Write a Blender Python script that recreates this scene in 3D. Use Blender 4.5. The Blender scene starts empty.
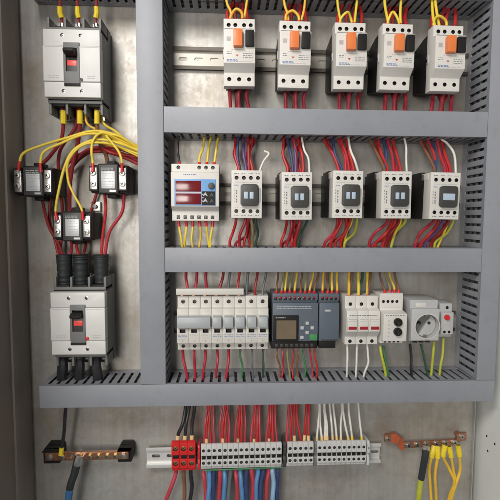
import bpy, bmesh, math, random
from mathutils import Vector, Matrix
random.seed(7)
sc = bpy.context.scene
COL = sc.collection
PI = math.pi
MM = 0.001

# ------------------------------------------------------------------ camera
PITCH, YAW, ROLL, FPX, DIST = 0.0736544, 0.0479428, 0.00557704, 430.0, 0.715
cx, sx, cz, sz, cr, sr = math.cos(PITCH), math.sin(PITCH), math.cos(YAW), math.sin(YAW), math.cos(ROLL), math.sin(ROLL)
FW = Vector((sz*cx, cz*cx, -sx))
_rt = Vector((cz, -sz, 0)); _up = _rt.cross(FW)
RT = cr*_rt + sr*_up; UP = -sr*_rt + cr*_up
CAM = Vector((0, -DIST, 0))
cd = bpy.data.cameras.new('camera'); cam = bpy.data.objects.new('camera', cd); COL.objects.link(cam)
cd.sensor_fit = 'HORIZONTAL'; cd.angle = 2*math.atan(250/FPX); cd.clip_start = 0.01; cd.clip_end = 50
m = Matrix.Identity(4)
for i in range(3):
    m[i][0] = RT[i]; m[i][1] = UP[i]; m[i][2] = -FW[i]; m[i][3] = CAM[i]
cam.matrix_world = m
sc.camera = cam

def P(u, v, h):
    """point of the plane h mm in front of the mounting plate that the photo shows at pixel (u, v)"""
    d = FW + RT*((u-250)/FPX) + UP*((250-v)/FPX)
    t = (-h*MM - CAM.y)/d.y
    return CAM + d*t

# ------------------------------------------------------------------ materials
def mat(name, col, rough=0.5, metal=0.0, var=0.06, scale=60.0, bump=0.0, bscale=400.0, emit=None, spec=0.5, dirt=0.0, coat=0.0):
    mt = bpy.data.materials.new(name); mt.use_nodes = True
    nt = mt.node_tree; N = nt.nodes; L = nt.links
    b = N['Principled BSDF']
    geo = N.new('ShaderNodeNewGeometry')
    nz = N.new('ShaderNodeTexNoise'); nz.inputs['Scale'].default_value = scale; nz.inputs['Detail'].default_value = 5
    L.new(geo.outputs['Position'], nz.inputs['Vector'])
    mx = N.new('ShaderNodeMix'); mx.data_type = 'RGBA'
    c1 = [max(0, c*(1-var*2)) for c in col]; c2 = [min(1, c*(1+var*2)) for c in col]
    mx.inputs[6].default_value = (*c1, 1); mx.inputs[7].default_value = (*c2, 1)
    L.new(nz.outputs['Fac'], mx.inputs[0])
    out = mx.outputs[2]
    if dirt:
        n2 = N.new('ShaderNodeTexNoise'); n2.inputs['Scale'].default_value = scale*3.1; n2.inputs['Detail'].default_value = 8; n2.inputs['Roughness'].default_value = .7
        L.new(geo.outputs['Position'], n2.inputs['Vector'])
        rp = N.new('ShaderNodeMapRange'); rp.inputs[1].default_value = .55; rp.inputs[2].default_value = .75; rp.inputs[3].default_value = 0; rp.inputs[4].default_value = dirt
        L.new(n2.outputs['Fac'], rp.inputs[0])
        m2 = N.new('ShaderNodeMix'); m2.data_type = 'RGBA'; m2.inputs[7].default_value = (col[0]*.45, col[1]*.4, col[2]*.33, 1)
        L.new(rp.outputs[0], m2.inputs[0]); L.new(out, m2.inputs[6]); out = m2.outputs[2]
    L.new(out, b.inputs['Base Color'])
    rr = N.new('ShaderNodeMapRange'); rr.inputs[3].default_value = max(.03, rough-.08); rr.inputs[4].default_value = min(1, rough+.1)
    L.new(nz.outputs['Fac'], rr.inputs[0]); L.new(rr.outputs[0], b.inputs['Roughness'])
    b.inputs['Metallic'].default_value = metal
    b.inputs['Specular IOR Level'].default_value = spec
    b.inputs['Coat Weight'].default_value = coat
    if bump:
        n3 = N.new('ShaderNodeTexNoise'); n3.inputs['Scale'].default_value = bscale; n3.inputs['Detail'].default_value = 3
        L.new(geo.outputs['Position'], n3.inputs['Vector'])
        bp = N.new('ShaderNodeBump'); bp.inputs['Strength'].default_value = bump; bp.inputs['Distance'].default_value = .0006
        L.new(n3.outputs['Fac'], bp.inputs['Height']); L.new(bp.outputs[0], b.inputs['Normal'])
    if emit:
        b.inputs['Emission Color'].default_value = (*emit[:3], 1); b.inputs['Emission Strength'].default_value = emit[3]
    return mt

def galvanised():
    mt = bpy.data.materials.new('galvanised_steel'); mt.use_nodes = True
    nt = mt.node_tree; N = nt.nodes; L = nt.links; b = N['Principled BSDF']
    geo = N.new('ShaderNodeNewGeometry')
    def noise(s, det, rough=.55, vec=None):
        n = N.new('ShaderNodeTexNoise'); n.inputs['Scale'].default_value = s; n.inputs['Detail'].default_value = det; n.inputs['Roughness'].default_value = rough
        L.new(vec or geo.outputs['Position'], n.inputs['Vector']); return n
    n1 = noise(7, 9, .68)
    r1 = N.new('ShaderNodeValToRGB'); e = r1.color_ramp.elements
    e[0].position = .36; e[0].color = (.41, .365, .31, 1); e[1].position = .66; e[1].color = (.53, .53, .495, 1)
    n5 = e.new(.5); n5.color = (.50, .475, .435, 1)
    L.new(n1.outputs['Fac'], r1.inputs[0])
    # zinc spangle
    n0 = noise(60, 3); ad = N.new('ShaderNodeMix'); ad.data_type = 'RGBA'; ad.inputs[0].default_value = .03
    L.new(geo.outputs['Position'], ad.inputs[6]); L.new(n0.outputs['Color'], ad.inputs[7])
    v = N.new('ShaderNodeTexVoronoi'); v.inputs['Scale'].default_value = 150; L.new(ad.outputs[2], v.inputs['Vector'])
    sp = N.new('ShaderNodeSeparateColor'); L.new(v.outputs['Color'], sp.inputs[0])
    ma = N.new('ShaderNodeMapRange'); ma.inputs[3].default_value = .955; ma.inputs[4].default_value = 1.04
    L.new(sp.outputs[0], ma.inputs[0])
    ml = N.new('ShaderNodeVectorMath'); ml.operation = 'SCALE'
    L.new(r1.outputs[0], ml.inputs[0]); L.new(ma.outputs[0], ml.inputs['Scale'])
    # rolling streaks and scuffs
    mp = N.new('ShaderNodeMapping'); mp.inputs['Scale'].default_value = (90, 90, 3); L.new(geo.outputs['Position'], mp.inputs[0])
    n2 = noise(1, 6, .7, mp.outputs[0])
    m2 = N.new('ShaderNodeMapRange'); m2.inputs[1].default_value = .3; m2.inputs[2].default_value = .7; m2.inputs[3].default_value = .88; m2.inputs[4].default_value = 1.1
    L.new(n2.outputs['Fac'], m2.inputs[0])
    ml2 = N.new('ShaderNodeVectorMath'); ml2.operation = 'SCALE'; L.new(ml.outputs[0], ml2.inputs[0]); L.new(m2.outputs[0], ml2.inputs['Scale'])
    L.new(ml2.outputs[0], b.inputs['Base Color'])
    b.inputs['Metallic'].default_value = .5
    ro = N.new('ShaderNodeMapRange'); ro.inputs[3].default_value = .48; ro.inputs[4].default_value = .56
    L.new(sp.outputs[1], ro.inputs[0]); L.new(ro.outputs[0], b.inputs['Roughness'])
    bp = N.new('ShaderNodeBump'); bp.inputs['Strength'].default_value = .06; bp.inputs['Distance'].default_value = .001
    n4 = noise(28, 4); L.new(n4.outputs['Fac'], bp.inputs['Height']); L.new(bp.outputs[0], b.inputs['Normal'])
    return mt

M = {}
M['plate'] = galvanised()
M['duct'] = mat('grey_duct_plastic', (.262, .272, .30), .44, var=.045, scale=22, dirt=.22, bump=.06, bscale=900)
M['wallpaint'] = mat('white_cabinet_paint', (.82, .84, .81), .42, var=.04, scale=14, bump=.15, bscale=500, dirt=.15)
M['brownpaint'] = mat('dark_cabinet_paint', (.26, .22, .18), .5, var=.1, scale=14, bump=.15, bscale=500)
M['white'] = mat('white_plastic', (.655, .63, .585), .45, var=.035, scale=45, dirt=.16)
M['offwhite'] = mat('off_white_plastic', (.60, .575, .525), .45, var=.035, scale=45, dirt=.16)
M['breaker'] = mat('breaker_white', (.66, .65, .625), .4, var=.025, scale=50, dirt=.1)
M['lgrey'] = mat('light_grey_plastic', (.46, .46, .455), .45, var=.03, scale=50, dirt=.12)
M['tgrey'] = mat('terminal_grey_plastic', (.58, .575, .56), .5, var=.05, scale=70, dirt=.2)
M['toggle'] = mat('toggle_grey_plastic', (.36, .385, .395), .4, var=.04, dirt=.1)
M['mgrey'] = mat('mid_grey_plastic', (.165, .165, .16), .5, var=.05, dirt=.1)
M['dgrey'] = mat('dark_grey_plastic', (.048, .046, .043), .45, var=.06)
M['black'] = mat('black_plastic', (.017, .016, .015), .5, var=.1, spec=.2)
M['rubber'] = mat('black_rubber', (.022, .025, .027), .6, var=.12, bump=.2)
M['orange'] = mat('orange_plastic', (.74, .20, .055), .35, var=.04)
M['red'] = mat('red_plastic', (.62, .022, .022), .35, var=.07, dirt=.12)
M['redwin'] = mat('dark_red_window', (.17, .010, .014), .15, var=.05)
M['redwin2'] = mat('deep_red_window', (.34, .02, .03), .25)
M['glowred'] = mat('glowing_red_flag', (.75, .06, .05), .3, emit=(1, .12, .1, .25))  # flag is no lamp; weak glow added to brighten its red
M['bluepanel'] = mat('blue_panel', (.16, .36, .66), .35, var=.05)
M['paleblue'] = mat('pale_blue_label', (.42, .52, .62), .35, var=.04)
M['lilac'] = mat('pale_lilac_label', (.5, .47, .5), .4)
M['plc'] = mat('blue_grey_plastic', (.10, .122, .152), .45, var=.04, dirt=.08)
M['screen'] = mat('display_khaki', (.17, .13, .085), .2, var=.12, scale=40)
M['green'] = mat('green_plastic', (.06, .27, .09), .4)
M['ink'] = mat('printed_ink', (.16, .17, .19), .5)
M['inkfaint'] = mat('faint_ink', (.42, .42, .42), .5)
M['inkblue'] = mat('blue_ink', (.13, .2, .42), .5)
M['inkred'] = mat('red_ink', (.5, .08, .06), .5)
M['steel'] = mat('screw_steel', (.56, .54, .5), .3, 1.0, var=.12, scale=300)
M['dsteel'] = mat('dull_screw', (.2, .19, .18), .42, .8, var=.15, scale=300)
M['brass'] = mat('brass_screw', (.75, .55, .25), .32, 1.0, var=.1, scale=300)
M['copper'] = mat('copper_bar', (.62, .33, .20), .36, 1.0, var=.14, scale=120)
M['dcopper'] = mat('dull_copper_bar', (.46, .23, .15), .42, .8, var=.2, scale=120)
M['orangered'] = mat('orange_red_clip', (.42, .10, .04), .45, var=.2)
M['tin'] = mat('tinned_lug', (.62, .61, .58), .32, 1.0, var=.1, scale=300)
M['rail'] = mat('zinc_rail', (.44, .41, .36), .4, .55, var=.06, scale=60)
M['raillip'] = mat('shaded_rail_flange', (.10, .088, .075), .5, .5, var=.12, scale=90)  # darkened to stand in for shade and dark reflection on the flanges
M['railwhite'] = mat('bright_zinc_rail', (.74, .74, .72), .36, .4, var=.05, scale=60)
M['label'] = mat('silver_label', (.52, .53, .54), .35, .2, var=.06, scale=200)
M['darkrec'] = mat('recess_shade_black', (.02, .019, .018), .6)  # near-black that stands in for shade inside holes and slots
W_ = lambda n, c, r=.46, v=.10: M.setdefault(n, mat(n, c, r, var=v, scale=90, dirt=.18))
W_('wire_red', (.46, .022, .022)); W_('wire_darkred', (.27, .017, .02)); W_('wire_pinkred', (.50, .05, .075)); W_('wire_crimson', (.42, .02, .04))
W_('wire_yellow', (.78, .58, .05)); W_('wire_amber', (.78, .48, .045)); W_('wire_black', (.02, .02, .022)); W_('wire_blue', (.10, .27, .52))
W_('wire_deepblue', (.045, .15, .34)); W_('wire_navy', (.035, .055, .15)); W_('wire_white', (.74, .72, .66)); W_('wire_green', (.05, .18, .07)); W_('wire_darkgreen', (.03, .075, .045))
W_('wire_brown', (.20, .09, .045)); W_('wire_pink', (.62, .32, .34)); W_('wire_violet', (.12, .06, .18)); W_('wire_lightblue', (.30, .48, .66))
W_('wire_yellowgreen', (.48, .50, .05)); W_('sleeve_yellow', (.80, .60, .03), .42); W_('sleeve_red', (.62, .02, .02), .42)
W_('ferrule_cream', (.80, .56, .28)); W_('wire_olive', (.28, .24, .10)); W_('wire_steelgrey', (.13, .145, .155))

# ------------------------------------------------------------------ mesh helper (mm, x right, z up, d out from the plate)
class MB:
    def __init__(self): self.bm = bmesh.new(); self.mats = []
    def _mi(self, k):
        if k is None: k = '_'
        if k not in self.mats: self.mats.append(k)
        return self.mats.index(k)
    def _add(self, t, k, bevel=0, seg=2):
        if bevel:
            es = [e for e in t.edges if len(e.link_faces) == 2 and e.calc_face_angle(0) > .6]
            bmesh.ops.bevel(t, geom=es, offset=bevel*MM, segments=seg, profile=.6, affect='EDGES', clamp_overlap=True)
        i = self._mi(k)
        for f in t.faces: f.material_index = i
        me = bpy.data.meshes.new('tmp'); t.to_mesh(me); t.free(); self.bm.from_mesh(me); bpy.data.meshes.remove(me)
        return self
    def box(self, x0, x1, z0, z1, d0, d1, k=None, b=0):
        t = bmesh.new()
        v = [t.verts.new((x*MM, -d*MM, z*MM)) for d in (d0, d1) for z in (z0, z1) for x in (x0, x1)]
        for q in ((0,1,3,2), (4,6,7,5), (0,4,5,1), (2,3,7,6), (0,2,6,4), (1,5,7,3)): t.faces.new([v[i] for i in q])
        bmesh.ops.recalc_face_normals(t, faces=t.faces)
        return self._add(t, k, b)
    def prism(self, pts, a, c, axis, k=None, b=0):
        """axis 'x': pts are (d,z) swept from x=a to c; axis 'd': pts are (x,z) swept in d; axis 'z': pts are (x,d)"""
        t = bmesh.new()
        def co(p, s):
            if axis == 'x': return (s*MM, -p[0]*MM, p[1]*MM)
            if axis == 'd': return (p[0]*MM, -s*MM, p[1]*MM)
            return (p[0]*MM, -p[1]*MM, s*MM)
        A = [t.verts.new(co(p, a)) for p in pts]; B = [t.verts.new(co(p, c)) for p in pts]
        t.faces.new(A); t.faces.new(B[::-1]); n = len(pts)
        for i in range(n): t.faces.new((A[i], B[i], B[(i+1) % n], A[(i+1) % n]))
        bmesh.ops.recalc_face_normals(t, faces=t.faces)
        return self._add(t, k, b)
    def cyl(self, x, z, r, d0, d1, k=None, n=20, b=0, r2=None):
        r2 = r if r2 is None else r2; t = bmesh.new()
        A = [t.verts.new(((x+r*math.cos(2*PI*i/n))*MM, -d0*MM, (z+r*math.sin(2*PI*i/n))*MM)) for i in range(n)]
        B = [t.verts.new(((x+r2*math.cos(2*PI*i/n))*MM, -d1*MM, (z+r2*math.sin(2*PI*i/n))*MM)) for i in range(n)]
        t.faces.new(A); t.faces.new(B[::-1])
        for i in range(n): t.faces.new((A[i], B[i], B[(i+1) % n], A[(i+1) % n]))
        bmesh.ops.recalc_face_normals(t, faces=t.faces)
        return self._add(t, k, b)
    def zcyl(self, x, d, r, z0, z1, k=None, n=14, r2=None):
        r2 = r if r2 is None else r2
        t = bmesh.new()
        A = [t.verts.new(((x+r*math.cos(2*PI*i/n))*MM, -(d+r*math.sin(2*PI*i/n))*MM, z0*MM)) for i in range(n)]
        B = [t.verts.new(((x+r2*math.cos(2*PI*i/n))*MM, -(d+r2*math.sin(2*PI*i/n))*MM, z1*MM)) for i in range(n)]
        t.faces.new(A); t.faces.new(B[::-1])
        for i in range(n): t.faces.new((A[i], B[i], B[(i+1) % n], A[(i+1) % n]))
        bmesh.ops.recalc_face_normals(t, faces=t.faces)
        return self._add(t, k)
    def screw(self, x, z, r, d, k='dsteel', slot=True, ang=None):
        """a screw head whose face lies at depth d, with a cross slot cut down into it"""
        self.cyl(x, z, r, d-1.6, d, k, 16, b=.25)
        if slot:
            a = random.uniform(0, PI) if ang is None else ang
            for q in (0, PI/2):
                ca, sa = math.cos(a+q), math.sin(a+q); L, w = r*.72, r*.16
                pts = [(x+ca*p-sa*s, z+sa*p+ca*s) for p, s in ((-L,-w), (L,-w), (L,w), (-L,w))]
                self.prism(pts, d-.5, d+.06, 'd', 'darkrec')
        return self
    def tube(self, pts, r, k=None, n=9):
        """pts: world/local Vectors in metres; r in mm (number or list)"""
        t = bmesh.new(); N = len(pts); rs = r if isinstance(r, list) else [r]*N
        up = Vector((.3, .9, .2)); rings = []
        for i in range(N):
            tg = (pts[min(i+1, N-1)]-pts[max(i-1, 0)]).normalized()
            s = up.cross(tg)
            if s.length < 1e-6: s = Vector((1, 0, 0))
            s.normalize(); up = tg.cross(s).normalized()
            rings.append([t.verts.new(pts[i]+(s*math.cos(2*PI*j/n)+up*math.sin(2*PI*j/n))*rs[i]*MM) for j in range(n)])
        for a, b_ in zip(rings, rings[1:]):
            for j in range(n): t.faces.new((a[j], a[(j+1) % n], b_[(j+1) % n], b_[j]))
        t.faces.new(rings[0][::-1]); t.faces.new(rings[-1])
        bmesh.ops.recalc_face_normals(t, faces=t.faces)
        return self._add(t, k)
    def mesh(self, name, default, sharp=.6):
        for e in self.bm.edges:
            e.smooth = not (len(e.link_faces) == 2 and e.calc_face_angle(0) > sharp)
        for f in self.bm.faces: f.smooth = True
        me = bpy.data.meshes.new(name); self.bm.to_mesh(me); self.bm.free()
        for k in (self.mats or ['_']): me.materials.append(M[default if k == '_' else k])
        return me
    def build(self, name, default='white', parent=None, cut=None, loc=None, cutmat=None):
        me = self.mesh(name, default)
        o = bpy.data.objects.new(name, me); COL.objects.link(o)
        if cut is not None:
            cm = cut.mesh('cut', cutmat or default); co = bpy.data.objects.new('cut', cm); COL.objects.link(co)
            md = o.modifiers.new('b', 'BOOLEAN'); md.operation = 'DIFFERENCE'; md.solver = 'EXACT'; md.use_self = True; md.object = co
            try: md.material_mode = 'TRANSFER'
            except Exception: pass
            dg = bpy.context.evaluated_depsgraph_get()
            nm = bpy.data.meshes.new_from_object(o.evaluated_get(dg)); o.modifiers.clear()
            bm = bmesh.new(); bm.from_mesh(nm)
            for e in bm.edges: e.smooth = not (len(e.link_faces) == 2 and e.calc_face_angle(0) > .6)
            for f in bm.faces: f.smooth = True
            bm.to_mesh(nm); bm.free(); nm.name = name
            o.data = nm; bpy.data.objects.remove(co)
        if parent: o.parent = parent
        if loc: o.location = loc
        return o

def tag(o, label, cat, group=None, kind=None):
    o['label'] = label; o['category'] = cat
    if group: o['group'] = group
    if kind: o['kind'] = kind
    return o
def thing(name, label, cat, loc, group=None):
    o = bpy.data.objects.new(name, None); o.empty_display_size = .01; COL.objects.link(o); o.location = loc
    return tag(o, label, cat, group)
def copy_tree(o, parent=None):
    c = o.copy(); COL.objects.link(c)
    if parent: c.parent = parent
    for ch in list(o.children): copy_tree(ch, c)
    return c
def at(u, v, h):
    p = P(u, v, h); return Vector((p.x, 0, p.z))
ORD = ['first', 'second', 'third', 'fourth', 'fifth', 'sixth', 'seventh', 'eighth', 'ninth', 'tenth', 'eleventh', 'twelfth', 'thirteenth', 'fourteenth', 'fifteenth', 'sixteenth', 'seventeenth', 'eighteenth', 'nineteenth', 'twentieth']

def spline(pts, per=8):
    if len(pts) == 2: return [pts[0].lerp(pts[1], i/4) for i in range(5)]
    q = [pts[0]*2-pts[1]] + pts + [pts[-1]*2-pts[-2]]; out = []
    for i in range(1, len(q)-2):
        for s in range(per):
            t = s/per; a, b, c, d = q[i-1], q[i], q[i+1], q[i+2]
            out.append(.5*((2*b)+(c-a)*t+(2*a-5*b+4*c-d)*t*t+(3*b-a-3*c+d)*t**3))
    out.append(pts[-1]); return out
def wire(pix, r, k, label, group, cat='wire', name='wire', h=50, ends=(), jitter=True):
    """pix: (u,v) or (u,v,h) where the photo shows the wire; ends: (which, length_mm, radius, material, part name)"""
    pts = []
    for i, p in enumerate(pix):
        hh = p[2] if len(p) > 2 else h
        if jitter and 0 < i < len(pix)-1: hh += random.uniform(-2.5, 2.5)
        q = P(p[0], p[1], hh)
        if jitter and 0 < i < len(pix)-1: q += Vector((random.uniform(-1.6, 1.6)*MM, 0, random.uniform(-1.6, 1.6)*MM))
        pts.append(q)
    sp = spline(pts); o0 = sp[0].copy(); loc = [q-o0 for q in sp]
    mb = MB(); mb.tube(loc, r*random.uniform(1.04, 1.24), k)
    o = mb.build(name, k, None, loc=o0); tag(o, label, cat, group)
    for which, ln, rr, km, nm in ends:
        seq = loc if which == 0 else loc[::-1]
        acc, path = 0, [seq[0]]
        for a, b in zip(seq, seq[1:]):
            L = (b-a).length
            if acc+L >= ln*MM: path.append(a.lerp(b, (ln*MM-acc)/L)); break
            acc += L; path.append(b)
        e = MB(); n = len(path)
        e.tube(path, [rr*1.12*(1-.12*i/max(1, n-1)) for i in range(n)], km); e.build(nm, km, o)
    return o

def marks(mb, x0, x1, z, d, k, n=1, gap=2.0, hgt=.9, seed=0):
    """rows of small printed dashes"""
    rd = random.Random(seed)
    for r in range(n):
        x = x0
        while x < x1-.5:
            L = min(rd.uniform(1.2, 4.5), x1-x)
            mb.box(x, x+L, z-r*gap-hgt/2, z-r*gap+hgt/2, d-.1, d+.12, k); x += L+rd.uniform(.6, 1.3)

# ------------------------------------------------------------------ setting
XL, XR = P(27, 250, 0).x/MM, P(472.5, 440, 0).x/MM
pl = MB(); pl.box(XL, XR, -640, 520, -2, 0, None, .6)
pl.box(XR-1.6, XR, -640, 520, 0.0, 6, None, .4)       # folded right edge
pl.build('back_panel', 'plate')['kind'] = 'structure'
o = MB().box(XL-3, XL, -660, 540, -30, 420, None, .6).box(XL-2.9, XL+3.2, -655, 535, 23, 62, None, 1).box(XL-23, XL-2.9, -660, 540, 400, 418, None, .8).build('wall_left', 'brownpaint'); o['kind'] = 'structure'  # unseen front part deepened to shade the left side of the panel
cut = MB()
for (u, v) in ((487, 436), (495, 444), (488, 451)):
    px = (XR+8.5)/1000
    d = FW + RT*((u-250)/FPX) + UP*((250-v)/FPX); t = (px-CAM.x)/d.x; q = CAM+d*t
    n_ = 12
    pts = [(-q.y/MM+2.2*math.cos(2*PI*i/n_), q.z/MM+2.2*math.sin(2*PI*i/n_)) for i in range(n_)]
    cut.prism(pts, XR+6, XR+10.5, 'x', 'darkrec')
o = MB().box(XR+8, XR+12, -660, 540, -30, 190, None, .6).build('wall_right', 'wallpaint', cut=cut); o['kind'] = 'structure'
MB().box(XL-30, XR+30, -665, 545, -34, -30).build('cabinet_back_wall', 'brownpaint')['kind'] = 'structure'

# ------------------------------------------------------------------ wiring ducts
DH = 70
def duct(label, x0, x1, z0, z1, axis, slots0=None, slots1=None):
    cxm, czm = (x0+x1)/2, (z0+z1)/2
    t = thing('wiring_duct', label, 'wiring duct', Vector((cxm*MM, 0, czm*MM)), 'grey slotted wiring ducts')
    w = (x1-x0) if axis == 'z' else (z1-z0); L = (z1-z0) if axis == 'z' else (x1-x0)
    def bx(mb, a0, a1, c0, c1, d0, d1, b=0):      # a along the duct, c across
        if axis == 'z': mb.box(c0, c1, a0, a1, d0, d1, None, b)
        else: mb.box(a0, a1, c0, c1, d0, d1, None, b)
    b = MB(); bx(b, -L/2, L/2, -w/2+1, w/2-1, .4, 2.2); b.build('base', 'duct', t)
    pitch, slot = 13.0, 4.4
    for s in (-1, 1):
        mb = MB(); c0, c1 = (s*w/2, s*(w/2-1.8)); c0, c1 = min(c0, c1), max(c0, c1)
        if s < 0: c0 += .6; c1 += .6
        else: c0 -= .6; c1 -= .6
        bx(mb, -L/2, L/2, c0, c1, 2.3, 13)
        n = int(L/pitch)
        for i in range(n+1):
            a = -L/2+i*pitch; a1 = min(a+pitch-slot, L/2)
            if a1-a < 1: continue
            bx(mb, a, a1, c0, c1, 13, 66, .5)
        mb.build('slotted_wall', 'duct', t)
    c = MB()
    bx(c, -L/2, L/2, -w/2, w/2, DH-2, DH, .7)
    c2 = [(-w/2, -w/2+.55), (w/2-.55, w/2)]
    for a, bb in c2: bx(c, -L/2, L/2, a, bb, DH-7, DH-1.2)
    c.build('cover', 'duct', t)
    cb = MB(); rd = random.Random(int(L))
    for kx in range(3):
        for kd in range(4):
            cc = (-w/2+7+(w-14)*kx/2); dd = 9+kd*15
            pts = []
            for q in range(int(L/60)+2):
                a = min(-L/2+3+q*60, L/2-3); jc, jd = rd.uniform(-1, 1), rd.uniform(-2, 2)
                pts.append(Vector(((cc+jc)*MM, -(dd+jd)*MM, a*MM)) if axis == 'z' else Vector((a*MM, -(dd+jd)*MM, (cc+jc)*MM)))
            pts = [p for i, p in enumerate(pts) if i == 0 or (p-pts[i-1]).length > .004]
            cb.tube(pts, rd.uniform(5.0, 6.2), 'wire_black', 8)
    o = cb.build('dark_fill_cables', 'wire_black', None, loc=t.location.copy()); tag(o, 'added cables darkening the '+label.split(',')[0], 'cables', 'cables added to darken the ducts', 'stuff')  # black cables added so that the duct slots look dark
    return t
X0, X1 = -134.6, -96.7
XRL, XRR = 390.5, 420.5
TZ1, TZ0 = 162, 124.6
MZ1, MZ0 = -44.4, -81.2
BZ1, BZ0 = -253.8, -288.2
duct('tall vertical grey wiring duct left of the device rows', X0, X1, BZ1+.6, 520, 'z')
duct('vertical grey wiring duct along the right edge, its slots facing the sockets', XRL, XRR, BZ1+.6, 520, 'z')
duct('horizontal grey wiring duct between the motor breakers and the contactors', X1+.5, XRL-.5, TZ0, TZ1, 'x')
duct('horizontal grey wiring duct between the contactors and the miniature breakers', X1+.5, XRL-.5, MZ0, MZ1, 'x')
duct('long bottom grey wiring duct above the terminal blocks and earth bars', -286, XRR, BZ0, BZ1, 'x')
ZT = P(320, -6, 70).z/MM
duct('horizontal grey wiring duct at the top edge above the motor breakers', X1+.5, XRL-.5, ZT, ZT+38, 'x')
duct('short grey wiring duct at the top edge above the upper main breaker', -300, X0-.5, P(90, -17, 70).z/MM, P(90, -17, 70).z/MM+38, 'x')

# ------------------------------------------------------------------ DIN rails
def rail(label, z, x0, x1, k='rail', slots=True, dd=0):
    t = thing('din_rail', label, 'mounting rail', Vector((x0*MM, 0, z*MM)), 'steel mounting rails')
    L = x1-x0
    prof = [(dd+.6, 13), (dd+.6, -13), (dd+6.4, -13), (dd+6.4, -12), (dd+1.6, -12), (dd+1.6, 12), (dd+6.4, 12), (dd+6.4, 13)]
    mb = MB(); mb.prism(prof, 0, L, 'x')
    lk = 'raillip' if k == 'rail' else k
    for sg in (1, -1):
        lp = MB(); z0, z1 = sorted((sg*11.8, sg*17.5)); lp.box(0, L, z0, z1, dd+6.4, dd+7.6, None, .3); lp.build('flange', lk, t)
    cut = None
    if slots:
        cut = MB(); x = 8
        while x < L-16:
            a = [(x+7.5+7.5*1*math.copysign(1, math.cos(q))*.55+3*math.cos(q), 3*math.sin(q)) for q in [2*PI*(i+.5)/12 for i in range(12)]]
            cut.prism(a, dd-2, dd+4, 'd'); x += 25
    mb.build('rail', k, t, cut=cut)
    return t
def Z(u, v, h): return P(u, v, h).z/MM
def X(u, v, h): return P(u, v, h).x/MM
rail('steel rail behind the row of motor breakers', Z(265, 60, 6), X(173, 60, 6), X(470, 60, 6))
rail('steel rail behind the row of contactors', Z(270, 194.5, 6), X(172, 194, 6), X(460, 194, 6))
rail('steel rail behind the miniature breakers and the socket', Z(270, 322, 6), X(174, 322, 6), X(455, 322, 6))
ZB = P(270, 457, 20).z/MM
rail('bright rail carrying the red and grey terminal blocks at the bottom', ZB, X(146, 457, 16), X(381, 452, 16), 'railwhite', True, 8)

# ------------------------------------------------------------------ moulded case breakers
def mccb(u, v, label, tz, red_dot):
    t = thing('circuit_breaker', label, 'circuit breaker', at(u, v, DH), 'large three pole main breakers')
    w = 40
    b = MB()
    b.box(-w+1, w-1, -51, 51, 4, 58, None, 1)
    for s in (1, -1):
        z0, z1 = sorted((s*50, s*69))
        b.box(-w+1, w-1, z0, z1, 4, 24, None, .8)
        for x in (-w+1, -13.3-1.8, 13.3-1.8, w-4.6): b.box(x, x+3.6, z0, z1, 20, 55, None, .6)
        b.box(-w+1, w-1, *sorted((s*48, s*54)), 20, 58, None, .6)
    b.build('base', 'mgrey', t)
    for s in (1, -1): MB().box(-w+4.8, w-4.8, *sorted((s*54.2, s*68.6)), 24.1, 25.4).build('well_shade', 'black', t)  # black sheet added to darken the terminal well
    c = MB(); c.box(-w, w, 24.6, 47.5, 54, 67, None, 1.2); c.box(-w-.3, w+.3, -25.6, 24.2, 54, 68.6, None, 1.4); c.box(-w, w, -47.5, -26, 54, 67, None, 1.2)
    cut = MB(); cut.box(-11.5, 11.5, -29+tz, 29+tz, 60, 80, 'darkrec')
    for x in (-13, 13):
        for z in (39, -39): cut.cyl(x, z, 2.7, 63, 80, 'darkrec')
    c.build('cover', 'breaker', t, cut=cut)
    for x in (-13, 13):
        for z in (39, -39): MB().screw(x, z, 2.4, 65.5, 'steel').build('cover_screw', 'steel', t)
    f = MB(); f.box(-11.2, 11.2, -28.7+tz, 28.7+tz, 58, 69.4, None, .8)
    fc = MB(); fc.box(-8, 8, -12+tz, 21+tz, 62, 80); 
    fr = f.build('toggle_surround', 'mgrey', t, cut=fc)
    MB().box(-7.8, 7.8, -11.8+tz, 8.5+tz, 62, 66.4, None, .3).build('position_flag', 'dgrey', t)
    MB().box(-6.4, 6.4, -3+tz, 4.5+tz, 66, 67, 'glowred', .2).build('red_flag', 'red', t)
    h = MB(); h.prism([(62, 19+tz), (80, 17.5+tz), (83, 15+tz), (83, 12+tz), (78, 9.5+tz), (62, 9+tz)], -7.4, 7.4, 'x', None, 1.2)
    h.build('toggle_handle', 'black', t)
    MB().box(-11.3, 11.3, -32+tz, -28.9+tz, 66, 68.9, None, .3).build('toggle_slot', 'black', t)
    if red_dot: MB().cyl(13.5, -22, 2.6, 67, 70.6, None, 16, .5).build('trip_button', 'red', t)
    else: MB().cyl(13.5, -23, 2.2, 67, 70, None, 16, .4).build('trip_button', 'dgrey', t)
    pm = MB(); marks(pm, -33, -18, -18, 68.65, 'inkfaint', 2, 3, 1, 3); marks(pm, 22, 33, -18, 68.65, 'inkfaint', 2, 3, 1.2, 4)
    pm.box(-38, -12, 22.0, 22.5, 68.5, 68.75, 'inkfaint'); pm.box(12.5, 38, 22.0, 22.5, 68.5, 68.75, 'inkfaint'); pm.build('lettering', 'ink', t)
    for s in (1, -1):
        for x in (-26.5, 0, 26.5):
            mb = MB(); mb.box(x-8, x+8, *sorted((s*52, s*72)), 26, 29, 'tin', .5); mb.cyl(x, s*61, 5.2, 28, 36, 'steel', 18, .8); mb.screw(x, s*61, 4.2, 38, 'steel')
            mb.build('terminal', 'steel', t)
            MB().box(x-9.5, x+9.5, *sorted((s*50.5, s*57)), 24.2, 53, 'black', .6).build('terminal_shade', 'black', t)  # black block added to darken the inner end of the well
    return t
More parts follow.
